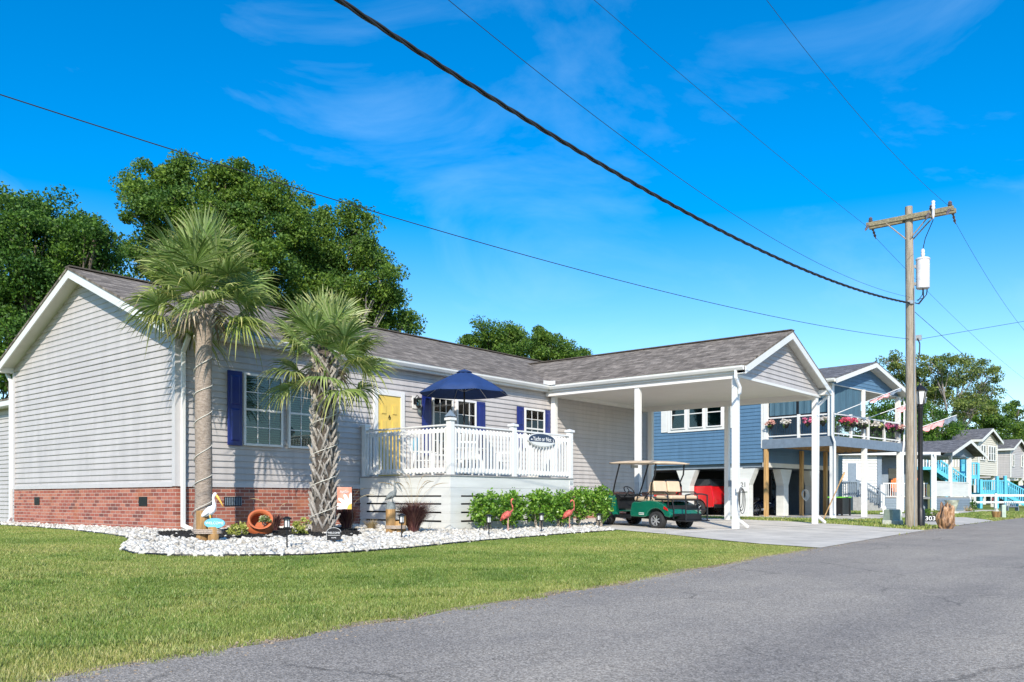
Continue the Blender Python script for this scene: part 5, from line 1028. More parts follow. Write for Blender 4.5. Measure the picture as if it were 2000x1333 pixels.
wire('slack wire from the pole below the transformer towards the far trees', (px,py), (60,py+.3), [(1990,790),(1895,705)], .008, pT(.12,-.1,6.3), 6)
wire('nearly level wire leaving the pole to the right edge of the sky', (px,py), (40,-18), [(2000,628)], .007, pT(.12,-.1,5.42), 6)
SL_ = thing('street_lamp', 'black lantern street lamp just behind the utility pole', 'street lamp', (*(CAM+(FW+RT*((1797.5-1000)/1665.5))*26.0).xy, g(18.8,-8.7)))
b = MB(); b.lathe([(.13,-.1),(.13,.5),(.1,.55),(.085,.6),(.085,1.4),(.075,1.45),(.07,3.55),(.09,3.6),(.09,3.65),(.04,3.7),(0,3.7)], n=16); b.build('post', M['black'], SL_, smooth=40)
b = MB(); b.lathe([(.07,3.66),(.09,3.72),(.10,3.74)], n=6); b.lathe([(.22,4.14),(.225,4.17),(.12,4.27),(.05,4.32),(.03,4.38),(0,4.4)], n=6); [b.beam((.10*c,.10*s,3.72),(.19*c,.19*s,4.15),.018,.018) for c, s in ring(6,1)]; b.build('lantern', M['black'], SL_)
b = MB(); b.lathe([(.09,3.73),(.18,4.14)], n=6); b.build('lantern_glass', M['frost'] if 'frost' in M else M['trim'], SL_)
UB = thing('utility_pedestal', 'square grey-green concrete utility pedestal left of the utility pole', 'utility box', (19.87,-7.67,g(19.87,-7.67)), .3)
b = MB(); b.prism([(-.3,-.3,0),(.3,-.3,0),(.3,.3,0),(-.3,.3,0)], (0,0,.16)); b.build('base', M['concrete_part'], UB, bevel=.02); b = MB(); b.lathe([(.28,.16),(.24,.48),(.22,.5),(0,.5)], n=4); b.build('cabinet', pm('grey_green_fibreglass', (.30,.36,.30), .7, na=.1), UB)
def rock(name, label, cat, loc, size, mat, seed=0, grooves=.12):
    t = thing(name, label, cat, loc); bm = bmesh.new(); bmesh.ops.create_icosphere(bm, subdivisions=5, radius=1); 
    from mathutils import noise as no
    for v in bm.verts:
        c = v.co.copy(); k = 1-.35*max(0, c.z)**1.2; f = 1+grooves*no.noise(Vector((c.x*3.5, c.y*3.5, c.z*.8))+Vector((seed,0,0)))+.12*no.noise(c*1.7+Vector((0,seed,0)))+.04*no.noise(c*9)
        v.co = Vector((c.x*size[0]*k*f, c.y*size[1]*k*f, (c.z+.86)*size[2]*f*.54))
    me = bpy.data.meshes.new('stone'); bm.to_mesh(me); bm.free(); me.polygons.foreach_set('use_smooth', [True]*len(me.polygons)); me.materials.append(mat); o = bpy.data.objects.new('stone', me); C.objects.link(o); o.parent = t; return t
m, nt_, p_, L_ = newmat('streaked_brown_rock'); n_ = nnoise(nt_, L_, objvec(nt_, (6,6,1.6)), 1.2, 8, .7); r_ = ramp(nt_, L_, n_.outputs[0], [(.34, (.03,.03,.035)), (.44, (.16,.085,.04)), (.52, (.36,.19,.085)), (.62, (.50,.34,.21)), (.70, (.20,.19,.19))]); L_.new(r_.outputs[0], p_.inputs['Base Color']); p_.inputs['Roughness'].default_value = .55; M['rock'] = m
rock('boulder', 'upright streaked brown rock at the road edge right of the utility pole', 'rock', (18.13,-9.62,g(18.1,-9.6)-.03), (.235,.24,.72), M['rock'], 8, .32)
# ---------------------------------------------------------------- GREY PORCH HOUSE, TURQUOISE STAIRS AND THE REST OF THE ROW
def pxg(px_, D_, z=-.2): p = CAM+(FW+RT*((px_-1000)/1665.5))*D_; return (p.x, p.y, z)
LAT = -(math.pi/2-math.atan2(FW.y, FW.x))          # direction across the view
ROW = math.atan2((RT*.72+FW*.69).y, (RT*.72+FW*.69).x)
LAT = math.atan2(RT.y, RT.x)
G_ = thing('porch_house', 'slate and white one-storey house with a gabled front porch and orange chairs', 'house', pxg(1645, 57), LAT)
GMx = Matrix.Translation(G_.location) @ Matrix.Rotation(LAT, 4, 'Z')
def gl(u, v, z=0): return GMx @ Vector((u, v, z))
b = MB(); b.box(0,5.3,1.4,8,0,3.8); b.box(0,2.35,.0,1.4,0,3.8); b.build('wall', M['slate'], G_)
b = MB(); siding(b, (0,-.01), (1,0), (0,-1), .9, 3.78, lambda z: 0, lambda z: 2.3, ex=.19, lap=.05); b.build('white_siding', M['farwhite'], G_)
b = MB(); b.box(2.35,5.6,-.0,1.4,.80,.92); b.build('porch_floor', M['deckboard'], G_)
b = MB(); siding(b, (0,-.02), (1,0), (0,-1), .0, .86, lambda z: 2.3, lambda z: 5.7, ex=.17, lap=.03); b.box(2.35,5.7,.0,.05,0,.86); b.build('porch_skirt', M['slate'], G_)
b = MB(); b.box(2.32,2.62,-.05,.2,.92,3.8); b.build('slate_pillar', M['slate'], G_); b = MB(); b.box(2.3,2.6,-.62,-.35,0,1.75); b.box(2.25,2.65,-.67,-.3,0,.25); b.build('newel', M['white'], G_)
b = MB(); b.beam((2.7,-.0,1.85),(5.7,-.0,1.85),.06,.06); b.beam((2.7,-.0,.98),(5.7,-.0,.98),.05,.05); [b.box(2.75+k*.15,2.79+k*.15,-.02,.02,.98,1.85) for k in range(20)]; b.build('porch_rail', M['white'], G_)
roofslab('roof_slope', [(-.6,-.4,3.92),(6.4,-.4,3.92),(6.9,4.5,4.95),(-.6,4.5,4.95)], M['roofd'], G_)
roofslab('roof_slope', [(-.6,9.0,3.92),(6.4,9.0,3.92),(6.9,4.5,4.95),(-.6,4.5,4.95)], M['roofd'], G_)
b = MB(); b.box(-.6,6.35,-.44,-.4,3.72,3.92); b.build('fascia', M['trim'], G_)
PMx = Matrix.Translation((5.71, -1.0, 0)) @ Matrix.Rotation(R(45), 4, 'Z')
def PB(): q = MB(); q.M = PMx; return q
b = PB(); b.box(0,7.2,0,3.0,.80,.94); b.build('porch_floor', M['deckboard'], G_)
b = PB(); siding(b, (0,-.01), (1,0), (0,-1), .0, .84, lambda z: 0, lambda z: 7.2, ex=.17, lap=.03); b.box(0,7.2,0,.05,0,.84); b.build('porch_skirt', M['slate'], G_)
b = PB(); [b.box(p-.14,p+.14,-.03,.22,0,3.75) for p in (.05, 7.1)]; b.box(3.1,3.32,.0,.18,.94,3.75); b.build('porch_post', M['white'], G_)
b = PB(); b.beam((0,.06,1.95),(7.1,.06,1.95),.08,.08); b.box(.1,7.0,.04,.08,.98,1.93); b.build('porch_panel', M['boards'], G_)
for s in (-1, 1): roofslab('porch_gable_roof', [tuple(PMx @ Vector(q)) for q in ((5.15+s*3.7,-.6,3.92),(5.15+s*3.7,4.5,3.92),(5.15,4.5,4.95),(5.15,-.6,4.95))], M['roofd'], G_)
b = PB(); rake(b, -.64, 5.15-3.7, 3.88, 5.15, 4.91, .22, ax='y'); rake(b, -.64, 5.15+3.7, 3.88, 5.15, 4.91, .22, ax='y'); b.build('rake_board', M['trim'], G_)
b = PB(); b.prism([(1.8,.1,3.78),(8.5,.1,3.78),(5.15,.1,4.72)], (0,.06,0)); b.box(0,8.3,.16,3.0,3.7,3.76); b.build('gable_wall', M['slate'], G_)
b = MB(); b.box(.25,1.0,-.06,-.03,.92,3.3); dd = b.build('door_frame', M['white'], G_); b = MB(); b.box(.34,.91,-.08,-.061,.94,3.2); b.build('door', M['slate'], dd)
b = MB(); b.box(3.7,4.6,1.36,1.395,1.5,2.9); b.build('window', M['darkglass'], G_)
b = MB(); [b.box(.9+.3*k,2.3,-1.3,-.1,.75-.18*k,.92-.18*k) if False else b.box(.2,1.0+.28*k,-1.3,-.1,.92-.18*(k+1),.92-.18*k) for k in range(5)]; b.build('steps', M['deckboard'], G_)
for v in (-1.3, -.15):
    b = MB(); b.beam((.0,v,1.95),(.95,v,1.95),.07,.08); b.beam((.95,v,1.95),(2.35,v,1.05),.07,.08); b.box(.9,1.02,v-.06,v+.06,.3,2.1)
    for k in range(17): u = .05+k*.14; zt_ = 1.93 if u < .95 else 1.93-(u-.95)*.64; b.box(u-.016,u+.016,v-.016,v+.016,zt_-.85,zt_)
    b.build('stair_rail', M['slate'], G_)
downspout([(5.6,-1.1,3.75),(5.72,-1.05,3.4),(5.72,-1.05,.1)], G_)
CR = thing('crab_ornament', 'orange metal crab ornament on the wall of the porch house', 'ornament', gl(2.95, 1.33, 2.95), LAT)
b = MB(); b.ell((0,0,0),(.14,.04,.18)); [b.tube([(0,0,.05*k),(s*.22,0,.12*k+.05),(s*.24,0,.12*k-.12)], .02, 5) for k in (-2,-1,0,1) for s in (-1,1)]; [b.ell((s*.16,0,.38),(.06,.03,.11)) for s in (-1,1)]; [b.tube([(s*.05,0,.1),(s*.18,0,.2),(s*.16,0,.32)], .025, 5) for s in (-1,1)]; b.build('crab', M['orange'], CR)
for k, (u, lab) in enumerate(((3.98,'orange slatted porch chair left of the utility pole'), (5.5,'orange slatted porch chair right of the street lamp'))):
    t = thing('porch_chair', lab, 'chair', gl(u, .7, .92), LAT, 'orange chairs on the slate porch')
    b = MB(); [b.box(-.3+k2*.12,-.2+k2*.12,.2,.24,.35,1.3-.03*abs(k2-2)**2) for k2 in range(5)]; b.build('backrest', M['orange'], t)
    b = MB(); b.box(-.3,.3,-.3,.22,.36,.39); b.build('seat', M['orange'], t)
    for x_ in (-.3, .3): b = MB(); b.box(x_-.05,x_+.05,-.34,.25,.6,.63); b.build('armrest', M['orange'], t); b = MB(); b.box(x_-.03,x_+.03,-.32,-.26,0,.6); b.build('leg', M['orange'], t); b = MB(); b.box(x_-.03,x_+.03,.18,.24,0,.6); b.build('leg', M['orange'], t)
def rowhouse(name, label, loc, ang, w, d, z0, z1, rise, side, wins=(), stilts=True, wh=1.45):
    t = thing(name, label, 'house', loc, ang); b = MB(); b.box(0,w,0,d,z0,z1); b.prism([(0,0.02,z1),(w,0.02,z1),(w/2,.02,z1+rise-.1)], (0,.2,0)); b.build('wall', side, t)
    b = MB(); siding(b, (0,0), (1,0), (0,-1), z0, z1+rise-.15, lambda z: max(0,(z-z1)*w/2/rise), lambda z: min(w, w-(z-z1)*w/2/rise), ex=.2, lap=.04); siding(b, (0,0), (0,1), (-1,0), z0, z1, lambda z: 0, lambda z: d, ex=.2, lap=.04); b.build('siding', side, t)
    b = MB(); b.box(-.06,.1,-.06,.06,z0,z1); b.box(w-.1,w+.06,-.06,.06,z0,z1); b.build('corner_trim', M['trim'], t)
    for s in (0, 1):
        xe = -.45 if s == 0 else w+.45; ze = z1-.45*rise/(w/2)+.12
        roofslab('roof_slope', [(xe,-.45,ze),(xe,d,ze),(w/2,d,z1+rise+.12),(w/2,-.45,z1+rise+.12)], M['roofd'], t)
        b = MB(); rake(b, -.48, xe, ze-.03, w/2, z1+rise+.09, .26, ax='y'); b.build('rake_board', M['trim'], t); b = MB(); b.box(min(xe,xe+.03),max(xe,xe+.03),-.45,d,ze-.25,ze-.03); b.build('eave_board', M['trim'], t)
    for (a, z) in wins: window(t, a, a+.66, z, z+wh, -.06, cols=1, rows=1, blinds=False, fr=.09)
    if stilts:
        b = MB(); [b.box(x-.15,x+.15,y-.15,y+.15,0,z0) for x in (.2,w-.2) for y in (.3,d*.4,d*.75)]; b.build('stilt', M['white'], t)
        b = MB(); b.box(.3,w-.3,d*.5,d*.5+.1,0,z0); b.build('rear_screen', M['slate'], t)
    return t
rowhouse('cream_row_house', 'cream raised house with narrow gable windows beside the turquoise stairs', pxg(1911.5, 80), ROW, 5.2, 18, 3.05, 6.45, 1.0, M['creamside'], ((.25,4.45),(.95,4.45),(2.4,4.45),(3.1,4.45),(3.8,4.45)))
rowhouse('grey_row_house', 'grey raised house with white corner boards right of the cream one', pxg(1974, 100), ROW, 4.9, 16, 3.3, 6.8, 1.0, M['siding'], ((.4,4.6),(3.7,4.6)))
rowhouse('white_row_house', 'white house with a dark upper porch at the right edge of the picture', pxg(1997, 116), ROW, 8, 12, 3.3, 6.6, 1.1, M['white'], ((.8,4.4),(3,4.4)))
WG = thing('long_wing_house', 'long cream house with a wide grey roof showing above the slate porch', 'house', pxg(1790, 83), LAT)
b = MB(); b.box(0,6.1,0,7,3.0,6.62); b.build('wall', M['creamside'], WG); b = MB(); b.box(-.3,6.2,-.44,-.4,6.42,6.66); b.build('fascia', M['trim'], WG)
roofslab('roof_slope', [(-.4,-.44,6.68),(6.5,-.44,6.68),(7.6,3.5,7.70),(-.4,3.5,7.70)], M['roofd'], WG); roofslab('roof_slope', [(-.4,7.4,6.68),(6.5,7.4,6.68),(7.6,3.5,7.70),(-.4,3.5,7.70)], M['roofd'], WG)
for x_ in (.2, 3, 5.9): b = MB(); b.box(x_-.12,x_+.12,.2,.44,0,3.0); b.build('stilt', M['cyan'], WG)
# turquoise stairs, measured across the view at 74 m
ST = thing('turquoise_staircase', 'turquoise painted wooden stairs, landings and balcony beside the cream raised house', 'staircase', pxg(1888, 74), LAT)
X_ = lambda p: (p-1888)*.0445
Z_ = lambda y: (974.5-y)*.0445+.82
def bal(b, p0, y0, p1, y1, h, v, step=.2, w=.07):
    n = max(2, int(abs(X_(p1)-X_(p0))/step))
    for k in range(n+1):
        u = k/n; x = X_(p0)+(X_(p1)-X_(p0))*u; z = Z_(y0)+(Z_(y1)-Z_(y0))*u; b.box(x-w/2,x+w/2,v-.025,v+.025,z,z+h)
    b.beam((X_(p0),v,Z_(y0)+h),(X_(p1),v,Z_(y1)+h),.1,.1)
b = MB(); b.box(X_(1887),X_(1911),.0,1.3,Z_(934),Z_(928)); b.build('upper_landing', M['cyan'], ST)
b = MB(); bal(b,1888,928,1910,928,1.02,-.02); b.build('landing_rail', M['cyan'], ST)
for p, y in ((1888,860),(1910,905)): b = MB(); b.box(X_(p)-.1,X_(p)+.1,-.1,.1,0,Z_(y)); b.build('post', M['cyan'], ST)
b = MB(); b.box(X_(1889),X_(1905),1.1,1.25,Z_(928),Z_(860)); dw = b.build('door_surround', M['cyan'], ST)
b = MB(); b.prism([(X_(1891),1.06,Z_(871))]+[(X_(1897)+.27*math.cos(a),1.06,Z_(871)+.25*math.sin(a)) for a in np.linspace(math.pi,0,9)], (0,.03,0)); b.box(X_(1892),X_(1902),1.06,1.09,Z_(905),Z_(874)); b.build('door', pm('teal_door', (.06,.30,.40), .5), dw)
b = MB(); b.box(X_(1906),X_(1910),1.0,1.2,Z_(900),Z_(858)); b.build('white_post', M['white'], ST)
b = MB(); bal(b,1888,948,1908,948,.6,.0); b.build('under_lattice', M['cyan'], ST)
for v in (-.1, 1.0):
    b = MB(); b.beam((X_(1820),v,Z_(913)),(X_(1888),v,Z_(957)),.07,.32); b.build('stringer', M['cyan'], ST)
    b = MB(); bal(b,1822,912,1887,955,.95,v); b.build('stair_rail', M['cyan'], ST)
b = MB(); [b.box(X_(1822+k*4)-.12,X_(1822+k*4)+.14,-.08,.98,Z_(912+k*2.62)-.02,Z_(912+k*2.62)+.03) for k in range(16)]; b.build('treads', M['cyan'], ST)
b = MB(); b.box(X_(1770),X_(1850),.0,1.4,Z_(918),Z_(912)); b.build('balcony_floor', M['cyan'], ST)
b = MB(); bal(b,1770,912,1872,912,.95,.02,.24,.09); b.build('balcony_rail', M['text'], ST)
for p in (1780, 1822, 1850): b = MB(); b.box(X_(p)-.11,X_(p)+.11,.05,.27,0,Z_(916)); b.build('post', M['cyan'], ST)
b = MB(); b.box(X_(1775),X_(1872),1.4,1.5,0,Z_(914)); b.build('shadow_screen', pm('olive_shade', (.10,.12,.06), .8), ST)  # dark sheet painted as the shade behind the balcony posts
b = MB(); b.box(X_(1886),X_(1934),-2.2,-.3,Z_(966),Z_(963)); b.box(X_(1886),X_(1934),-2.22,-2.16,Z_(967),Z_(958)); b.build('lower_landing', M['cyan'], ST)
b = MB(); bal(b,1887,962,1932,962,.95,-2.25,.17,.08); b.build('lower_rail', M['cyan'], ST)
for p, y in ((1887,938),(1918,932),(1933,931),(1973,957)): b = MB(); b.box(X_(p)-.1,X_(p)+.1,-2.4,-2.2,0,Z_(y)); b.build('post', M['cyan'], ST)
for v in (-2.3, -1.0):
    b = MB(); b.beam((X_(1933),v,Z_(966)),(X_(1975),v,Z_(988)),.07,.28); b.build('stringer', M['cyan'], ST); b = MB(); bal(b,1934,962,1974,983,1.0,v,.17,.08); b.build('stair_rail', M['cyan'], ST)
WF = thing('white_rail_fence', 'white two-rail vinyl fence in front of the turquoise stairs', 'fence', pxg(1884, 69), LAT)
for z0, z1 in ((1.0, 1.17), (.46, .61)): b = MB(); b.box(0,14,-.02,.02,z0,z1); b.build('rail', M['white'], WF)
for k in range(6): b = MB(); b.box(k*2.5-.09,k*2.5+.09,-.09,.09,0,1.25); b.build('post', M['white'], WF)
car('dark_car', 'dark blue car parked behind the white rail fence at the right edge', pxg(1998, 79, -.22), LAT+R(8), M['darkblue'], 4.9, 1.95, 2.05, 1.2)
UR = thing('stone_urn', 'pale stone urn planter on a block in front of the slate porch', 'planter', pxg(1859, 46.5, -.2)); b = MB(); b.lathe([(.2,.12),(.24,.3),(.33,.62),(.38,.74),(.35,.75),(.3,.66),(0,.62)], n=20); b.build('urn', pm('mossy_stone', (.42,.44,.36), .85, na=.25, ns=4), UR, smooth=50); b = MB(); b.box(-.28,.28,-.28,.28,-.05,.12); b.build('plinth', M['white'], UR)
P_ = thing('woven_planter', 'brown tub planter with a pointed ornament near the road', 'planter', pxg(1946, 38, -.25)); b = MB(); b.lathe([(.19,0),(.24,.3),(.23,.31),(0,.3)], n=16, sy=.8); b.build('tub', M['post'], P_); b = MB(); b.lathe([(.14,.3),(.02,.48),(0,.5)], n=6); b.build('ornament', M['concrete_part'], P_)
UM = thing('utility_marker', 'short pale green utility marker post beside the brown tub planter', 'utility box', pxg(1959.5, 38, -.25), LAT); b = MB(); b.box(-.09,.09,-.07,.07,-.05,.60); b.build('body', pm('pale_green_plastic', (.42,.5,.42), .6), UM, bevel=.01)
NB = thing('number_sign', 'black house number sign low to the ground reading 303', 'sign', pxg(1817, 31, -.2), LAT); b = MB(); b.box(-.27,.27,0,.02,.0,.21); b.build('board', M['black'], NB); text('303', .21, M['text'], NB, (0,-.003,.10), (R(90),0,0), sx=1.25)
GB = thing('garden_bench', 'small blue-grey metal bench on the grass near the fence', 'bench', pxg(1976, 59, -.22), LAT); b = MB(); b.box(-.38,.38,-.2,.2,.26,.30); b.build('seat', M['bluegrey'], GB); b = MB(); [b.box(-.38+k*.12,-.33+k*.12,.2,.23,.3,.62) for k in range(7)]; b.build('backrest', M['bluegrey'], GB)
for x_ in (-.36,.36): b = MB(); b.box(x_-.025,x_+.025,-.2,.2,0,.26); b.build('leg', M['bluegrey'], GB)
for (px_, D_, r_, h_, mt, lab) in ((1901, 52, .22, .7, 'oak', 'dark leafy potted plant right of the slate porch'), (1893, 55, .3, .35, 'straw', 'low pinkish dry plant right of the stone urn'), (1807, 36, .22, .4, 'oak', 'low dark shrub between the street lamp and the 303 sign'), (1822, 40, .5, .3, 'far', 'pale low bush behind the 303 sign')):
    x3, y3, z3 = pxg(px_, D_); shrub('pot_plant' if D_ > 50 else 'low_bush', lab, 'shrub', (x3, y3, z3), [((0,0,h_*.5),(r_,r_,h_*.5))], 350, .08, LM[mt], .1, 4)
iNM = NM.inverted()
q0 = iNM @ Vector(pxg(1795, 40, 3.95)); q1 = iNM @ Vector(pxg(1869, 40, 4.55))
flagpole(tuple(q0), tuple(q1), 'red and white striped flag flying right of the street lamp', .12, .42)
# coiled charging cord and box on the near carport post
EC = thing('extension_lead', 'white box with a looped black cord hung on the nearest carport post', 'cord', (11.83,-6.19,g(12,-6.2)+.95)); b = MB(); b.box(-.11,.06,-.09,-.0,-.0,.17); b.build('box', M['white'], EC, bevel=.02)
b = MB(); [b.tube([(-.02+.03*k+.15*math.cos(a)*(.8+.15*k), -.09-.01*k, -.12-.05*k+(.26+.03*k)*math.sin(a)) for a in np.linspace(R(100), R(440), 26)], .009, 5) for k in range(3)]; b.build('loops', M['hose'], EC, smooth=1)
# ---------------------------------------------------------------- GROUND
def gnp(x, y):
    a = -.03-.22*np.clip((-1.0-y)/8.0, 0, 1); b = -.2-.05*np.clip((-3.5-y)/4, 0, 1); t = np.clip((x-19)/5, 0, 1); t = t*t*(3-2*t); return a*(1-t)+b*t
ex_, ey_ = [-120,-30,-12,-6.8,-5.9,-3.2,-1.4,1.5,6.1,10.8,16.4,20,27.3,36,60,110,400], [-15.5,-12.6,-11.7,-11.45,-11.3,-11.15,-11.05,-10.75,-10.3,-9.85,-9.5,-9.3,-8.97,-8.78,-8.3,-9.5,-20]
edge = lambda x: np.interp(x, ex_, ey_)
def axis(c, near, far, st):
    v = list(np.arange(c-near, c+near+.01, st)); k = near; s = st
    while k < far: s *= 1.35; k += s; v = [c-k]+v+[c+k]
    return np.array(v)
X = axis(6, 32, 1500, .5); Y = axis(-5, 20, 1500, .5); gx, gy = np.meshgrid(X, Y); gzz = gnp(gx, gy)
dist = np.hypot(gx-CAM.x, gy-CAM.y)
V = np.stack([gx.ravel(), gy.ravel(), gzz.ravel()], 1); nX, nY = len(X), len(Y); i, j = np.meshgrid(np.arange(nX-1), np.arange(nY-1)); q = (j*nX+i).ravel(); F = np.stack([q, q+1, q+1+nX, q+nX], 1)
m, nt_, p_, L_ = newmat('lawn_soil'); v_ = objvec(nt_); n_ = nnoise(nt_, L_, v_, .9, 8, .65); r_ = ramp(nt_, L_, n_.outputs[0], [(.3, (.12,.16,.03)), (.5, (.19,.24,.05)), (.68, (.30,.31,.11))])
n2_ = nnoise(nt_, L_, v_, 45, 4, .7); x_ = nt_.nodes.new('ShaderNodeMixRGB'); x_.blend_type = 'MULTIPLY'; x_.inputs['Fac'].default_value = .9; r2_ = ramp(nt_, L_, n2_.outputs[0], [(.3, (.45,.45,.45)), (.7, (1.4,1.35,1.3))]); L_.new(r_.outputs[0], x_.inputs['Color1']); L_.new(r2_.outputs[0], x_.inputs['Color2']); L_.new(x_.outputs[0], p_.inputs['Base Color']); p_.inputs['Roughness'].default_value = 1; p_.inputs['Specular IOR Level'].default_value = .1
o = npmesh('ground', V, F, m, None, True); tag(o, kind='structure')
def sheet(name, pts, zoff, mat, kind='structure', step=1.0):
    bm = bmesh.new(); bm.faces.new([bm.verts.new((x, y, 0)) for x, y in pts]); xs = [p[0] for p in pts]; ys = [p[1] for p in pts]
    for ax, lo, hi in ((0, min(xs), max(xs)), (1, min(ys), max(ys))):
        k = math.floor(lo)+step
        while k < hi:
            if (ax == 0 and -30 < k < 40) or (ax == 1 and k > -14):
                nn = (1,0,0) if ax == 0 else (0,1,0); cc_ = (k,0,0) if ax == 0 else (0,k,0)
                bmesh.ops.bisect_plane(bm, geom=bm.verts[:]+bm.edges[:]+bm.faces[:], plane_co=cc_, plane_no=nn)
            k += step
    for v in bm.verts: v.co.z = g(v.co.x, v.co.y)+zoff
    bmesh.ops.recalc_face_normals(bm, faces=bm.faces); me = bpy.data.meshes.new(name); bm.to_mesh(me); bm.free()
    if me.polygons and me.polygons[0].normal.z < 0: me.flip_normals()
    me.materials.append(mat); o = bpy.data.objects.new(name, me); C.objects.link(o); tag(o, kind=kind); return o
m, nt_, p_, L_ = newmat('asphalt'); v_ = objvec(nt_)
vo = nt_.nodes.new('ShaderNodeTexVoronoi'); vo.inputs['Scale'].default_value = 105; L_.new(v_, vo.inputs['Vector']); ra = ramp(nt_, L_, vo.outputs['Color'], [(.15, (.20,.178,.15)), (.5, (.325,.292,.25)), (.85, (.52,.468,.40))])
nl = nnoise(nt_, L_, v_, .55, 7, .7); rl = ramp(nt_, L_, nl.outputs[0], [(.3, (.80,.80,.82)), (.7, (1.12,1.10,1.07))]); x_ = nt_.nodes.new('ShaderNodeMixRGB'); x_.blend_type = 'MULTIPLY'; x_.inputs['Fac'].default_value = 1; L_.new(ra.outputs[0], x_.inputs['Color1']); L_.new(rl.outputs[0], x_.inputs['Color2'])
ns_ = nnoise(nt_, L_, v_, 300, 2); rs_ = ramp(nt_, L_, ns_.outputs[0], [(.3, (.6,.6,.6)), (.7, (1.3,1.3,1.3))]); x2 = nt_.nodes.new('ShaderNodeMixRGB'); x2.blend_type = 'MULTIPLY'; x2.inputs['Fac'].default_value = .7; L_.new(x_.outputs[0], x2.inputs['Color1']); L_.new(rs_.outputs[0], x2.inputs['Color2'])
# cracks, worn wheel tracks and old patches
vc = nt_.nodes.new('ShaderNodeTexVoronoi'); vc.feature = 'DISTANCE_TO_EDGE'; vc.inputs['Scale'].default_value = .55; nd = nnoise(nt_, L_, v_, 2.5, 6, .7); md = nt_.nodes.new('ShaderNodeMixRGB'); md.blend_type = 'ADD'; md.inputs['Fac'].default_value = .35; L_.new(v_, md.inputs['Color1']); L_.new(nd.outputs['Color'], md.inputs['Color2']); L_.new(md.outputs[0], vc.inputs['Vector'])
rc = ramp(nt_, L_, vc.outputs['Distance'], [(0, (.5,.5,.5)), (.012, (1,1,1))]); nm_ = nnoise(nt_, L_, v_, .35, 3); rm = ramp(nt_, L_, nm_.outputs[0], [(.5, (0,0,0)), (.58, (1,1,1))]); xc = nt_.nodes.new('ShaderNodeMixRGB'); xc.blend_type = 'MULTIPLY'; L_.new(rm.outputs[0], xc.inputs['Fac']); L_.new(x2.outputs[0], xc.inputs['Color1']); L_.new(rc.outputs[0], xc.inputs['Color2'])
wt = nt_.nodes.new('ShaderNodeMapping'); wt.inputs['Rotation'].default_value = (0,0,R(-4)); wt.inputs['Scale'].default_value = (.05,1,1); L_.new(v_, wt.inputs[0]); nw = nnoise(nt_, L_, wt.outputs[0], .9, 4, .6); rw_ = ramp(nt_, L_, nw.outputs[0], [(.35, (.86,.86,.87)), (.65, (1.08,1.07,1.05))]); xw = nt_.nodes.new('ShaderNodeMixRGB'); xw.blend_type = 'MULTIPLY'; xw.inputs['Fac'].default_value = 1; L_.new(xc.outputs[0], xw.inputs['Color1']); L_.new(rw_.outputs[0], xw.inputs['Color2'])
L_.new(xw.outputs[0], p_.inputs['Base Color']); p_.inputs['Roughness'].default_value = .9; p_.inputs['Specular IOR Level'].default_value = .3; bu = nt_.nodes.new('ShaderNodeBump'); bu.inputs['Strength'].default_value = .6; bu.inputs['Distance'].default_value = .008; L_.new(vo.outputs['Distance'], bu.inputs['Height']); L_.new(bu.outputs[0], p_.inputs['Normal']); M['asphalt'] = m
rng2 = np.random.default_rng(3)
up_ = []
for a, c in zip(ex_[1:-1], ex_[2:]):
    n = max(1, int(min(40, (c-a)/.35))) if a < 36 else 2
    for k in range(n): x = a+(c-a)*k/n; up_.append((x, float(edge(x))+(.07*math.sin(x*3.1)*math.sin(x*1.27)+rng2.normal()*.02 if a < 30 else 0)))
sheet('road', [(-30,-40), (400,-60), (400,-20)]+up_[::-1], .014, M['asphalt'])
M['sand'] = pm('sandy_verge', (.30,.235,.165), .95, na=.25, ns=8, bump=.4, bs=50)
M['conc'] = pm('driveway_concrete', (.57,.525,.45), .9, na=.10, ns=1.4, bump=.15, bs=80, dirt=(.30,.29,.25))
vg = [(x, y+.16+.06*math.sin(x*2.3)) for x, y in up_ if -10 < x < 26]; sheet('verge', [(x, y-.3) for x, y in vg]+vg[::-1], .006, M['sand'])
drive = [(10.9,-.05),(10.9,-2.6),(9.2,-3.6),(8.55,-4.62),(8.0,-6.27),(7.2,-7.88),(6.75,-9.14),(6.2,-10.35),(12,-9.85),(16.3,-9.55),(16.9,-8.8),(18.0,-6.7),(18.55,-4.6),(18.15,-3.2),(18.0,-.05)]
sheet('driveway', drive, .022, M['conc'])
b = MB(); 
for (p, q) in (((11.6,-.1),(11.6,-6.4)),((14.7,-.1),(14.7,-9.6)),((9.0,-3.4),(18.2,-3.4)),((8.3,-6.4),(18,-6.4))):
    n = 12; 
    for k in range(n): a = Vector(p).lerp(Vector(q), k/n); c = Vector(p).lerp(Vector(q), (k+1)/n); b.beam((a.x,a.y,g(a.x,a.y)+.0225),(c.x,c.y,g(c.x,c.y)+.0225),.018,.004)
tag(b.build('driveway_joints', pm('joint', (.13,.125,.11), .95)), kind='structure')
def nxy(u, v): p = nloc(u, v); return (p[0], p[1])
sheet('patio', [nxy(-1.8,-1.6), nxy(8.5,-1.9), nxy(8.5,16), nxy(-1.2,16)], .02, M['conc'])
sheet('second_driveway', [(20.6,-9.25),(21.2,-8.4),(24.2,-7.0),(27.4,-6.45),(34,-6.1),(34.2,-6.8),(30.5,-8.3),(28.4,-8.93),(24,-9.1)], .021, M['conc'])
sheet('porch_path', [(36,-4.9),(60,-3.6),(60,-2.2),(36,-2.4)], .02, M['conc'])
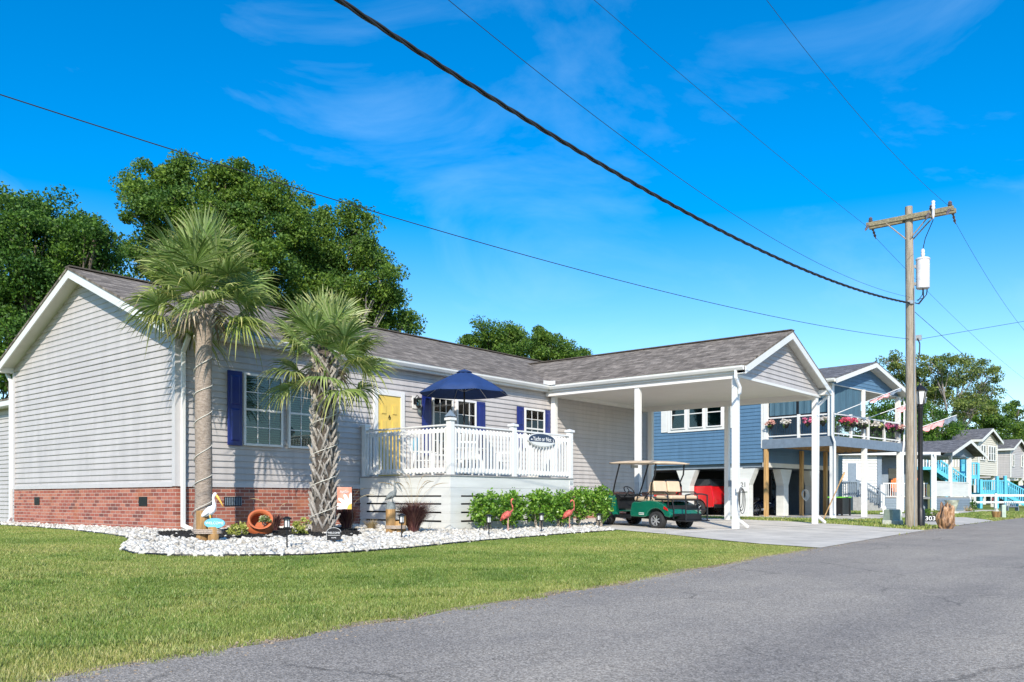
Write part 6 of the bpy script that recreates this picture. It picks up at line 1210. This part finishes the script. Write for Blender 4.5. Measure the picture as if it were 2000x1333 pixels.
bed = [(.0,8.3),(-.55,8.3),(-.62,7.0),(-.75,4.9),(-.95,2.64),(-1.45,-.2),(-1.69,-1.44),(-1.95,-2.2),(-2.57,-3.17),(-2.9,-3.85),(-3.04,-4.47),(-2.84,-5.05),(-2.41,-5.45),(-1.46,-6.0),(-.46,-6.02),(.68,-5.89),(3.07,-5.38),(5.92,-5.02),(8.3,-4.78),(8.5,-4.55),(9.15,-3.6),(10.85,-2.6),(10.85,-.02),(.0,-.02)]
M['grit'] = pm('gap_shade_grit', (.16,.15,.13), .95, na=.2, ns=30)  # base colour darkened to paint the shaded gaps between stones
sheet('stone_bed_base', bed, .010, M['grit'])
mul = [(-1.36,-1.9),(-.6,-.5),(1.0,-.4),(3.2,-.9),(3.1,-1.7),(1.9,-3.35),(1.1,-3.7),(.4,-3.1),(-.6,-3.05),(-1.2,-2.75)]
M['mulch'] = pm('dark_mulch', (.022,.02,.018), .95, na=.5, ns=40, bump=1, bs=60)
sheet('mulch_base', mul, .02, M['mulch'])
def inside(P, poly):
    x, y = P[:, 0], P[:, 1]; r = np.zeros(len(P), bool); n = len(poly)
    for k in range(n):
        x1, y1 = poly[k]; x2, y2 = poly[(k+1) % n]; c = ((y1 > y) != (y2 > y)) & (x < (x2-x1)*(y-y1)/((y2-y1)+1e-12)+x1); r ^= c
    return r
def scatter_stones(P, s, flat, mat, name, seed, sub=1, kindlab=None):
    bm = bmesh.new(); bmesh.ops.create_icosphere(bm, subdivisions=sub, radius=1); bv = np.array([v.co[:] for v in bm.verts]); bf = np.array([[v.index for v in f.verts] for f in bm.faces]); bm.free()
    r = np.random.default_rng(seed); n = len(P); sc = s[:, None]*np.stack([.75+.6*r.random(n), .75+.5*r.random(n), flat*(.7+.6*r.random(n))], 1); an = r.random(n)*6.283; ti = r.normal(size=(n, 2))*.35
    v = bv[None]*sc[:, None, :]*(1+.10*r.normal(size=(n, len(bv), 1))); ca, sa = np.cos(an)[:, None], np.sin(an)[:, None]
    x = v[:, :, 0]*ca-v[:, :, 1]*sa; y = v[:, :, 0]*sa+v[:, :, 1]*ca; z = v[:, :, 2]+x*ti[:, :1]+y*ti[:, 1:]
    Vv = np.stack([x+P[:, :1], y+P[:, 1:2], z+P[:, 2:3]], 2).reshape(-1, 3); Ff = (bf[None]+(np.arange(n)*len(bv))[:, None, None]).reshape(-1, 3)
    o = npmesh(name, Vv, Ff, mat, None, True); tag(o, kind='stuff', label=kindlab); return o
gx_, gy_ = np.meshgrid(np.arange(-3.2, 11, .078), np.arange(-6.2, 8.3, .078)); P = np.stack([gx_.ravel(), gy_.ravel()], 1); P += rng2.normal(size=P.shape)*.022
P = P[inside(P, bed)]; keep = ~inside(P, mul) | (rng2.random(len(P)) < .03); hid = (P[:, 0] > 4.8) & (P[:, 0] < 9.0) & (P[:, 1] > -2.9); P = P[keep & ~hid]
s = .028+.030*rng2.random(len(P))**1.5; zz3 = gnp(P[:, 0], P[:, 1])+.018+.02*rng2.random(len(P)); P3 = np.c_[P, zz3]
m, nt_, p_, L_ = newmat('white_stones'); ge = nt_.nodes.new('ShaderNodeNewGeometry'); r_ = ramp(nt_, L_, ge.outputs['Random Per Island'], [(0, (.36,.33,.28)), (.2, (.52,.49,.43)), (.7, (.64,.62,.56)), (1, (.74,.73,.70))]); n_ = nnoise(nt_, L_, objvec(nt_), 22, 5); rn_ = ramp(nt_, L_, n_.outputs[0], [(.35, (.84,.82,.78)), (.65, (1,1,1))]); x_ = nt_.nodes.new('ShaderNodeMixRGB'); x_.blend_type = 'MULTIPLY'; x_.inputs['Fac'].default_value = 1; L_.new(r_.outputs[0], x_.inputs['Color1']); L_.new(rn_.outputs[0], x_.inputs['Color2']); L_.new(x_.outputs[0], p_.inputs['Base Color']); p_.inputs['Roughness'].default_value = .75; M['stones'] = m
so_ = scatter_stones(P3, s, .72, M['stones'], 'river_stones', 5, 1, 'bed of loose white river stones'); so_['category'] = 'stones'
gx_, gy_ = np.meshgrid(np.arange(-1.4, 3.3, .045), np.arange(-3.8, -.3, .045)); P = np.stack([gx_.ravel(), gy_.ravel()], 1); P += rng2.normal(size=P.shape)*.015; P = P[inside(P, mul)]
mo_ = scatter_stones(np.c_[P, gnp(P[:, 0], P[:, 1])+.022+.015*rng2.random(len(P))], .018+.02*rng2.random(len(P)), .4, M['mulch'], 'mulch', 6, 1, 'dark bark mulch round the palms'); mo_['category'] = 'mulch'
xr_ = -8+28*rng2.random(5200); off_ = np.abs(rng2.normal(size=5200))*.22-.05; P = np.stack([xr_, edge(xr_)+.05-off_], 1)
rg_ = scatter_stones(np.c_[P, gnp(P[:, 0], P[:, 1])+.012], .004+.009*rng2.random(len(P))**3, .6, M['sand'], 'road_grit', 8, 1, 'loose sand and grit along the lawn edge of the road'); rg_['category'] = 'grit'
ED = thing('bed_edging', 'thin black plastic edging between the white stones and the lawn', 'edging', (-3.04, -4.47, -.13)); b = MB(); pp_ = [Vector((x, y, g(x, y)+.018))-ED.location for x, y in bed[1:20]]
pq = []
for k in range(len(pp_)-1): pq += [pp_[k].lerp(pp_[k+1], t/4)+Vector((0,0,.004*math.sin(k*4+t))) for t in range(4)]
b.tube(pq+[pp_[-1]], .016, 6); b.build('strip', M['black'], ED, smooth=1)
# ---------------------------------------------------------------- GRASS BLADES
def blades(name, n, rmin, rmax, a0, a1, hbase, wbase, seed, label, expo=1.0, clump_=False):
    r = np.random.default_rng(seed); rad = rmin+(rmax-rmin)*r.random(n)**expo; an = a0+(a1-a0)*r.random(n)
    dx = np.cos(an)*FW.x+np.sin(an)*RT.x; dy_ = np.cos(an)*FW.y+np.sin(an)*RT.y; x = CAM.x+dx*rad; y = CAM.y+dy_*rad; P = np.stack([x, y], 1)
    fr_ = .22*r.random(n)**2; ok = (y > edge(x)-.04+.05*np.sin(x*2.3)+.05*np.sin(x*7.7+1)+.035*np.sin(x*19)+fr_*1.5) & ~inside(P, bed) & ~inside(P, drive) & ~((x > 0) & (y > 0) & (x < 18)) & ~((x > .5) & (y > 8))
    for pl in (SHE): ok &= ~inside(P, pl)
    ok &= ~((x > 11) & (x < 18.1) & (y > -6.8))
    if clump_: ok &= (np.sin(x*2.1+np.sin(y*3.1)*1.4)*np.sin(y*2.7+np.sin(x*1.9)*1.7)+.5*np.sin(x*6.3+y*2)*np.sin(y*7.1-x) > .42-.25*np.clip((-9-y)/2, 0, 1))
    x, y, rad = x[ok], y[ok], rad[ok]; n = len(x); z = gnp(x, y); h = hbase*(.5+.9*r.random(n)); wv = wbase*(1+rad/9)*(.6+.8*r.random(n)); a = r.random(n)*6.283; le = r.normal(size=(n, 2))*.42
    nz = np.sin(x*.8+np.sin(y*.7)*2.3)*np.sin(y*1.1+x*.3)+.5*np.sin(x*2.9+1+np.sin(y*2.1))*np.sin(y*3.3+np.sin(x*1.7)*1.5)+.35*np.sin(x*7.3+np.sin(y*5)*2)*np.sin(y*8.1+x); h *= 1+.12*nz
    cx3, sx3 = np.cos(a)*wv, np.sin(a)*wv
    v0 = np.stack([x-cx3, y-sx3, z-.004], 1); v1 = np.stack([x+cx3, y+sx3, z-.004], 1); v2 = np.stack([x+le[:, 0]*h, y+le[:, 1]*h, z+h], 1)
    Vv = np.stack([v0, v1, v2], 1).reshape(-1, 3); Ff = np.arange(3*n).reshape(n, 3)
    dry = np.clip(.28+.42*nz+r.normal(size=n)*.33, 0, 1); near = np.clip((y-edge(x))/.9, 0, 1); dry = np.clip(dry+.5*(1-near), 0, 1); t = np.stack([1+.95*dry, 1+.30*dry, 1+1.2*dry], 1)*(1-.18*np.clip(-nz, 0, 1))[:, None]*(.75+.5*r.random(n))[:, None]
    if clump_: t = t*np.array([.78,.86,.8])
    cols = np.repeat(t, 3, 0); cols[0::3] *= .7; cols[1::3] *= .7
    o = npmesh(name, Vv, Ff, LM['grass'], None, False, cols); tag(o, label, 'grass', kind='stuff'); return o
LM['grass'] = leafmat('grass_blades', (.16,.255,.032), (.245,.37,.06), (.39,.50,.13), .35, .5, attr=True)
SHE = [[nxy(-1.8,-1.6), nxy(8.5,-1.9), nxy(8.5,16), nxy(-1.2,16)], [(20.6,-9.25),(21.2,-8.4),(24.2,-7.0),(27.4,-6.45),(34,-6.1),(34.2,-6.8),(30.5,-8.3),(28.4,-8.93),(24,-9.1)], [(36,-4.9),(60,-3.6),(60,-2.2),(36,-2.4)]]
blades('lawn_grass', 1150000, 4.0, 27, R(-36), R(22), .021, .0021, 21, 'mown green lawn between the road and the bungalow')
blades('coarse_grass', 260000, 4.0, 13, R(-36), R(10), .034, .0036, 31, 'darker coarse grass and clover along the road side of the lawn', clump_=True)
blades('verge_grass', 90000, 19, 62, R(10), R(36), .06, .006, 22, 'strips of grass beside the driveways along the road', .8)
# ---------------------------------------------------------------- TREES
M['bark'] = barkmat('oak_bark', (.20,.165,.13), (.07,.055,.045), (3,3,1), 4); M['barkg'] = barkmat('grey_branches', (.34,.31,.29), (.16,.14,.13), (3,3,1), 4)
def pxw(px_, py_, D_): return CAM+(FW+RT*((px_-1000)/1665.5)-Vector((0,0,1))*((py_-974.55)/1665.5))*D_
def tree(label, px0, D_, blobs, n, size, mat, clump, seed, trunkr=.3, bark=None, shell=.45, ncl=20, group=None, low=None, twigs=0):
    random.seed(seed); base = pxw(px0, 974.55, D_); base.z = -.25; t = thing('oak_tree' if low is None else low, label, 'tree', base, 0, group)
    bc, br = [], []
    for k, (bx, by, rx, ry) in enumerate(blobs):
        dd_ = D_+random.uniform(-1, 1)*D_*.035; c = pxw(bx, by, dd_)-base; s_ = dd_/1665.5; bc.append(tuple(c)); br.append((rx*s_, rx*s_*.9, ry*s_))
    P = blobpts(bc, br, n, clump, shell, ncl, .7); P = P[P[:, 2] > .3]; V, F = leafquads(P, size); npmesh('crown', V, F, mat, t, cols=tints(P))
    b = MB(); zl = min(c[2] for c in bc); fork = Vector((0, 0, max(1.5, zl*.55))); b.tube([(0,0,-.3), (0,0,.4), fork*.6, fork], [trunkr*1.35, trunkr, trunkr*.85, trunkr*.75], 12)
    for c, r in zip(bc, br):
        c = Vector(c); mid = fork.lerp(c, .5)+Vector((random.uniform(-.4,.4), random.uniform(-.4,.4), random.uniform(0,.5))); b.tube([fork, mid, c], [trunkr*.55, trunkr*.32, trunkr*.12], 7)
        for k in range(5+twigs): e = c+Vector((random.uniform(-1,1)*r[0], random.uniform(-1,1)*r[1], random.uniform(-.6,1)*r[2]))*.68; s0 = mid.lerp(c, random.random()); m_ = s0.lerp(e, .5)+Vector((random.uniform(-.25,.25), random.uniform(-.25,.25), .15)); b.tube([s0, m_, e], [trunkr*.16, trunkr*.09, trunkr*.03], 5)
    b.build('trunk', bark or M['bark'], t, smooth=60); return t
og = 'oaks behind the bungalow'
tree('large dense oak at the left edge of the picture behind the gable', 60, 33, [(-60,430,120,90),(30,425,80,60),(115,440,75,55),(60,520,120,80),(170,480,55,55),(205,540,45,60),(140,570,90,60),(-20,600,110,80),(60,680,110,70),(190,455,40,28),(-10,760,90,60),(130,640,60,50),(215,470,25,28),(70,480,110,70),(100,600,120,80),(10,640,120,80),(160,520,60,60)], 125000, .125, LM['oak'], .66, 1, .36, None, .45, 24, og)
tree('broad oak behind the taller palm with the highest crown', 430, 37, [(300,360,55,38),(370,350,55,35),(265,400,32,38),(330,430,75,50),(430,370,45,35),(475,370,55,42),(540,385,45,40),(430,450,90,55),(530,450,75,55),(300,500,60,50),(390,520,90,50),(490,530,90,50)], 115000, .125, LM['oak2'], .62, 2, .34, None, .45, 24, og)
tree('oak behind the shorter palm with its right side falling to the roof line', 650, 40, [(590,430,50,48),(650,455,48,45),(690,440,35,38),(715,470,35,35),(600,520,80,55),(690,530,70,50),(745,550,40,40),(650,590,90,50),(760,600,45,40),(790,630,30,25),(700,640,90,45),(590,610,80,50),(730,500,35,30),(770,560,30,30),(720,600,60,40),(640,500,60,50),(560,560,70,60),(560,640,80,50)], 110000, .125, LM['oak2'], .60, 5, .26, M['barkg'], .45, 24, og)
tree('rounded green tree beyond the roof valley in the centre', 1030, 62, [(935,665,33,28),(975,655,38,24),(1020,662,45,25),(1075,675,42,24),(1115,690,30,20),(1000,695,75,30),(1090,705,50,22),(1138,697,14,14),(940,640,12,12)], 42000, .16, LM['oak2'], .66, 7, .35, None, .4, 18, None, 'round_tree')
tree('tall sparse grey-branched tree behind the utility pole on the right', 1850, 100, [(1742,703,28,14),(1775,720,45,24),(1835,712,48,22),(1890,722,45,22),(1930,735,25,20),(1800,755,60,28),(1870,765,60,30),(1925,770,30,22),(1840,795,60,25),(1760,770,35,25),(1900,800,40,20)], 27000, .25, LM['far'], .85, 9, .34, M['barkg'], .45, 18, None, 'sparse_tree', 10)
tree('bright green spreading tree at the right edge behind the grey roofs', 1960, 112, [(1905,825,48,22),(1950,815,40,24),(1990,800,30,20),(1965,850,60,28),(2020,840,50,40),(1920,795,35,12),(1990,870,40,20)], 28000, .26, LM['oak2'], .95, 10, .4, None, .45, 16, None, 'spreading_tree')
tree('dark tree behind the covered upper deck of the blue house', 1760, 80, [(1730,815,45,35),(1775,800,40,35),(1820,830,45,30),(1700,850,50,40),(1790,850,50,35),(1850,845,30,20),(1655,835,40,40),(1640,800,30,30),(1690,820,40,35),(1620,860,40,30)], 34000, .2, LM['oak'], .8, 12, .35, None, .4, 14, None, 'dark_tree')  # left-hand lobes added to darken the bright gap behind the deck rail
tree('distant trees above the row of houses at the far right edge', 2050, 135, [(2040,850,60,40),(2110,850,70,50),(1990,900,50,30)], 7000, .4, LM['oak'], 1.1, 13, .4, None, .45, 14, None, 'distant_tree')
# far wood closing the horizon
P = []; r3 = np.random.default_rng(9)
for k in range(46):
    a = R(-75)+R(150)*k/45; D_ = 170+30*math.sin(k*1.7); c = CAM+(FW*math.cos(a)+RT*math.sin(a))*D_; h_ = 7+3*math.sin(k*2.3)
    P.append(blobpts([(c.x, c.y, h_*.45)], [(9, 9, h_*.6)], 900, 1.6, .4, 30))
P = np.concatenate(P); P = P[P[:, 2] > -.3]; V, F = leafquads(P, 1.0); o = npmesh('far_woods', V, F, LM['oak'], None, cols=tints(P, 4)); tag(o, 'distant dark green woods along the horizon', 'woods', kind='stuff')

# ---------------------------------------------------------------- every separate piece becomes an object of its own
def split_islands(o):
    me = o.data; bm = bmesh.new(); bm.from_mesh(me); bm.verts.ensure_lookup_table(); seen = {}; isl = []
    for v in bm.verts:
        if v.index in seen: continue
        st = [v]; seen[v.index] = len(isl); cur = [v.index]
        while st:
            a_ = st.pop()
            for ed in a_.link_edges:
                w2 = ed.other_vert(a_)
                if w2.index not in seen: seen[w2.index] = len(isl); cur.append(w2.index); st.append(w2)
        isl.append(cur)
    bm.free()
    if len(isl) < 2 or len(isl) > 40: return
    for k, ids in enumerate(isl):
        S_ = set(ids); mp_ = {v: i for i, v in enumerate(ids)}; nm = bpy.data.meshes.new(o.name.split('.')[0])
        nm.from_pydata([me.vertices[v].co[:] for v in ids], [], [[mp_[v] for v in p.vertices] for p in me.polygons if p.vertices[0] in S_])
        for m_ in me.materials: nm.materials.append(m_)
        if k == 0: first = nm; continue
        c_ = o.copy(); c_.data = nm; C.objects.link(c_)
    o.data = first
for o in list(C.objects):
    if o.type == 'MESH' and o.name.split('.')[0] in ('gable_backing', 'carport_fascia', 'corner_filler', 'eave_return', 'rake_board', 'corner_trim', 'stilt', 'porch_post', 'deck_post', 'carport_beam', 'gutter_splash_guard', 'arm_brace', 'shutter', 'cables', 'clamp', 'gutter', 'stair_rail', 'step_rail', 'post_pair'): split_islands(o)
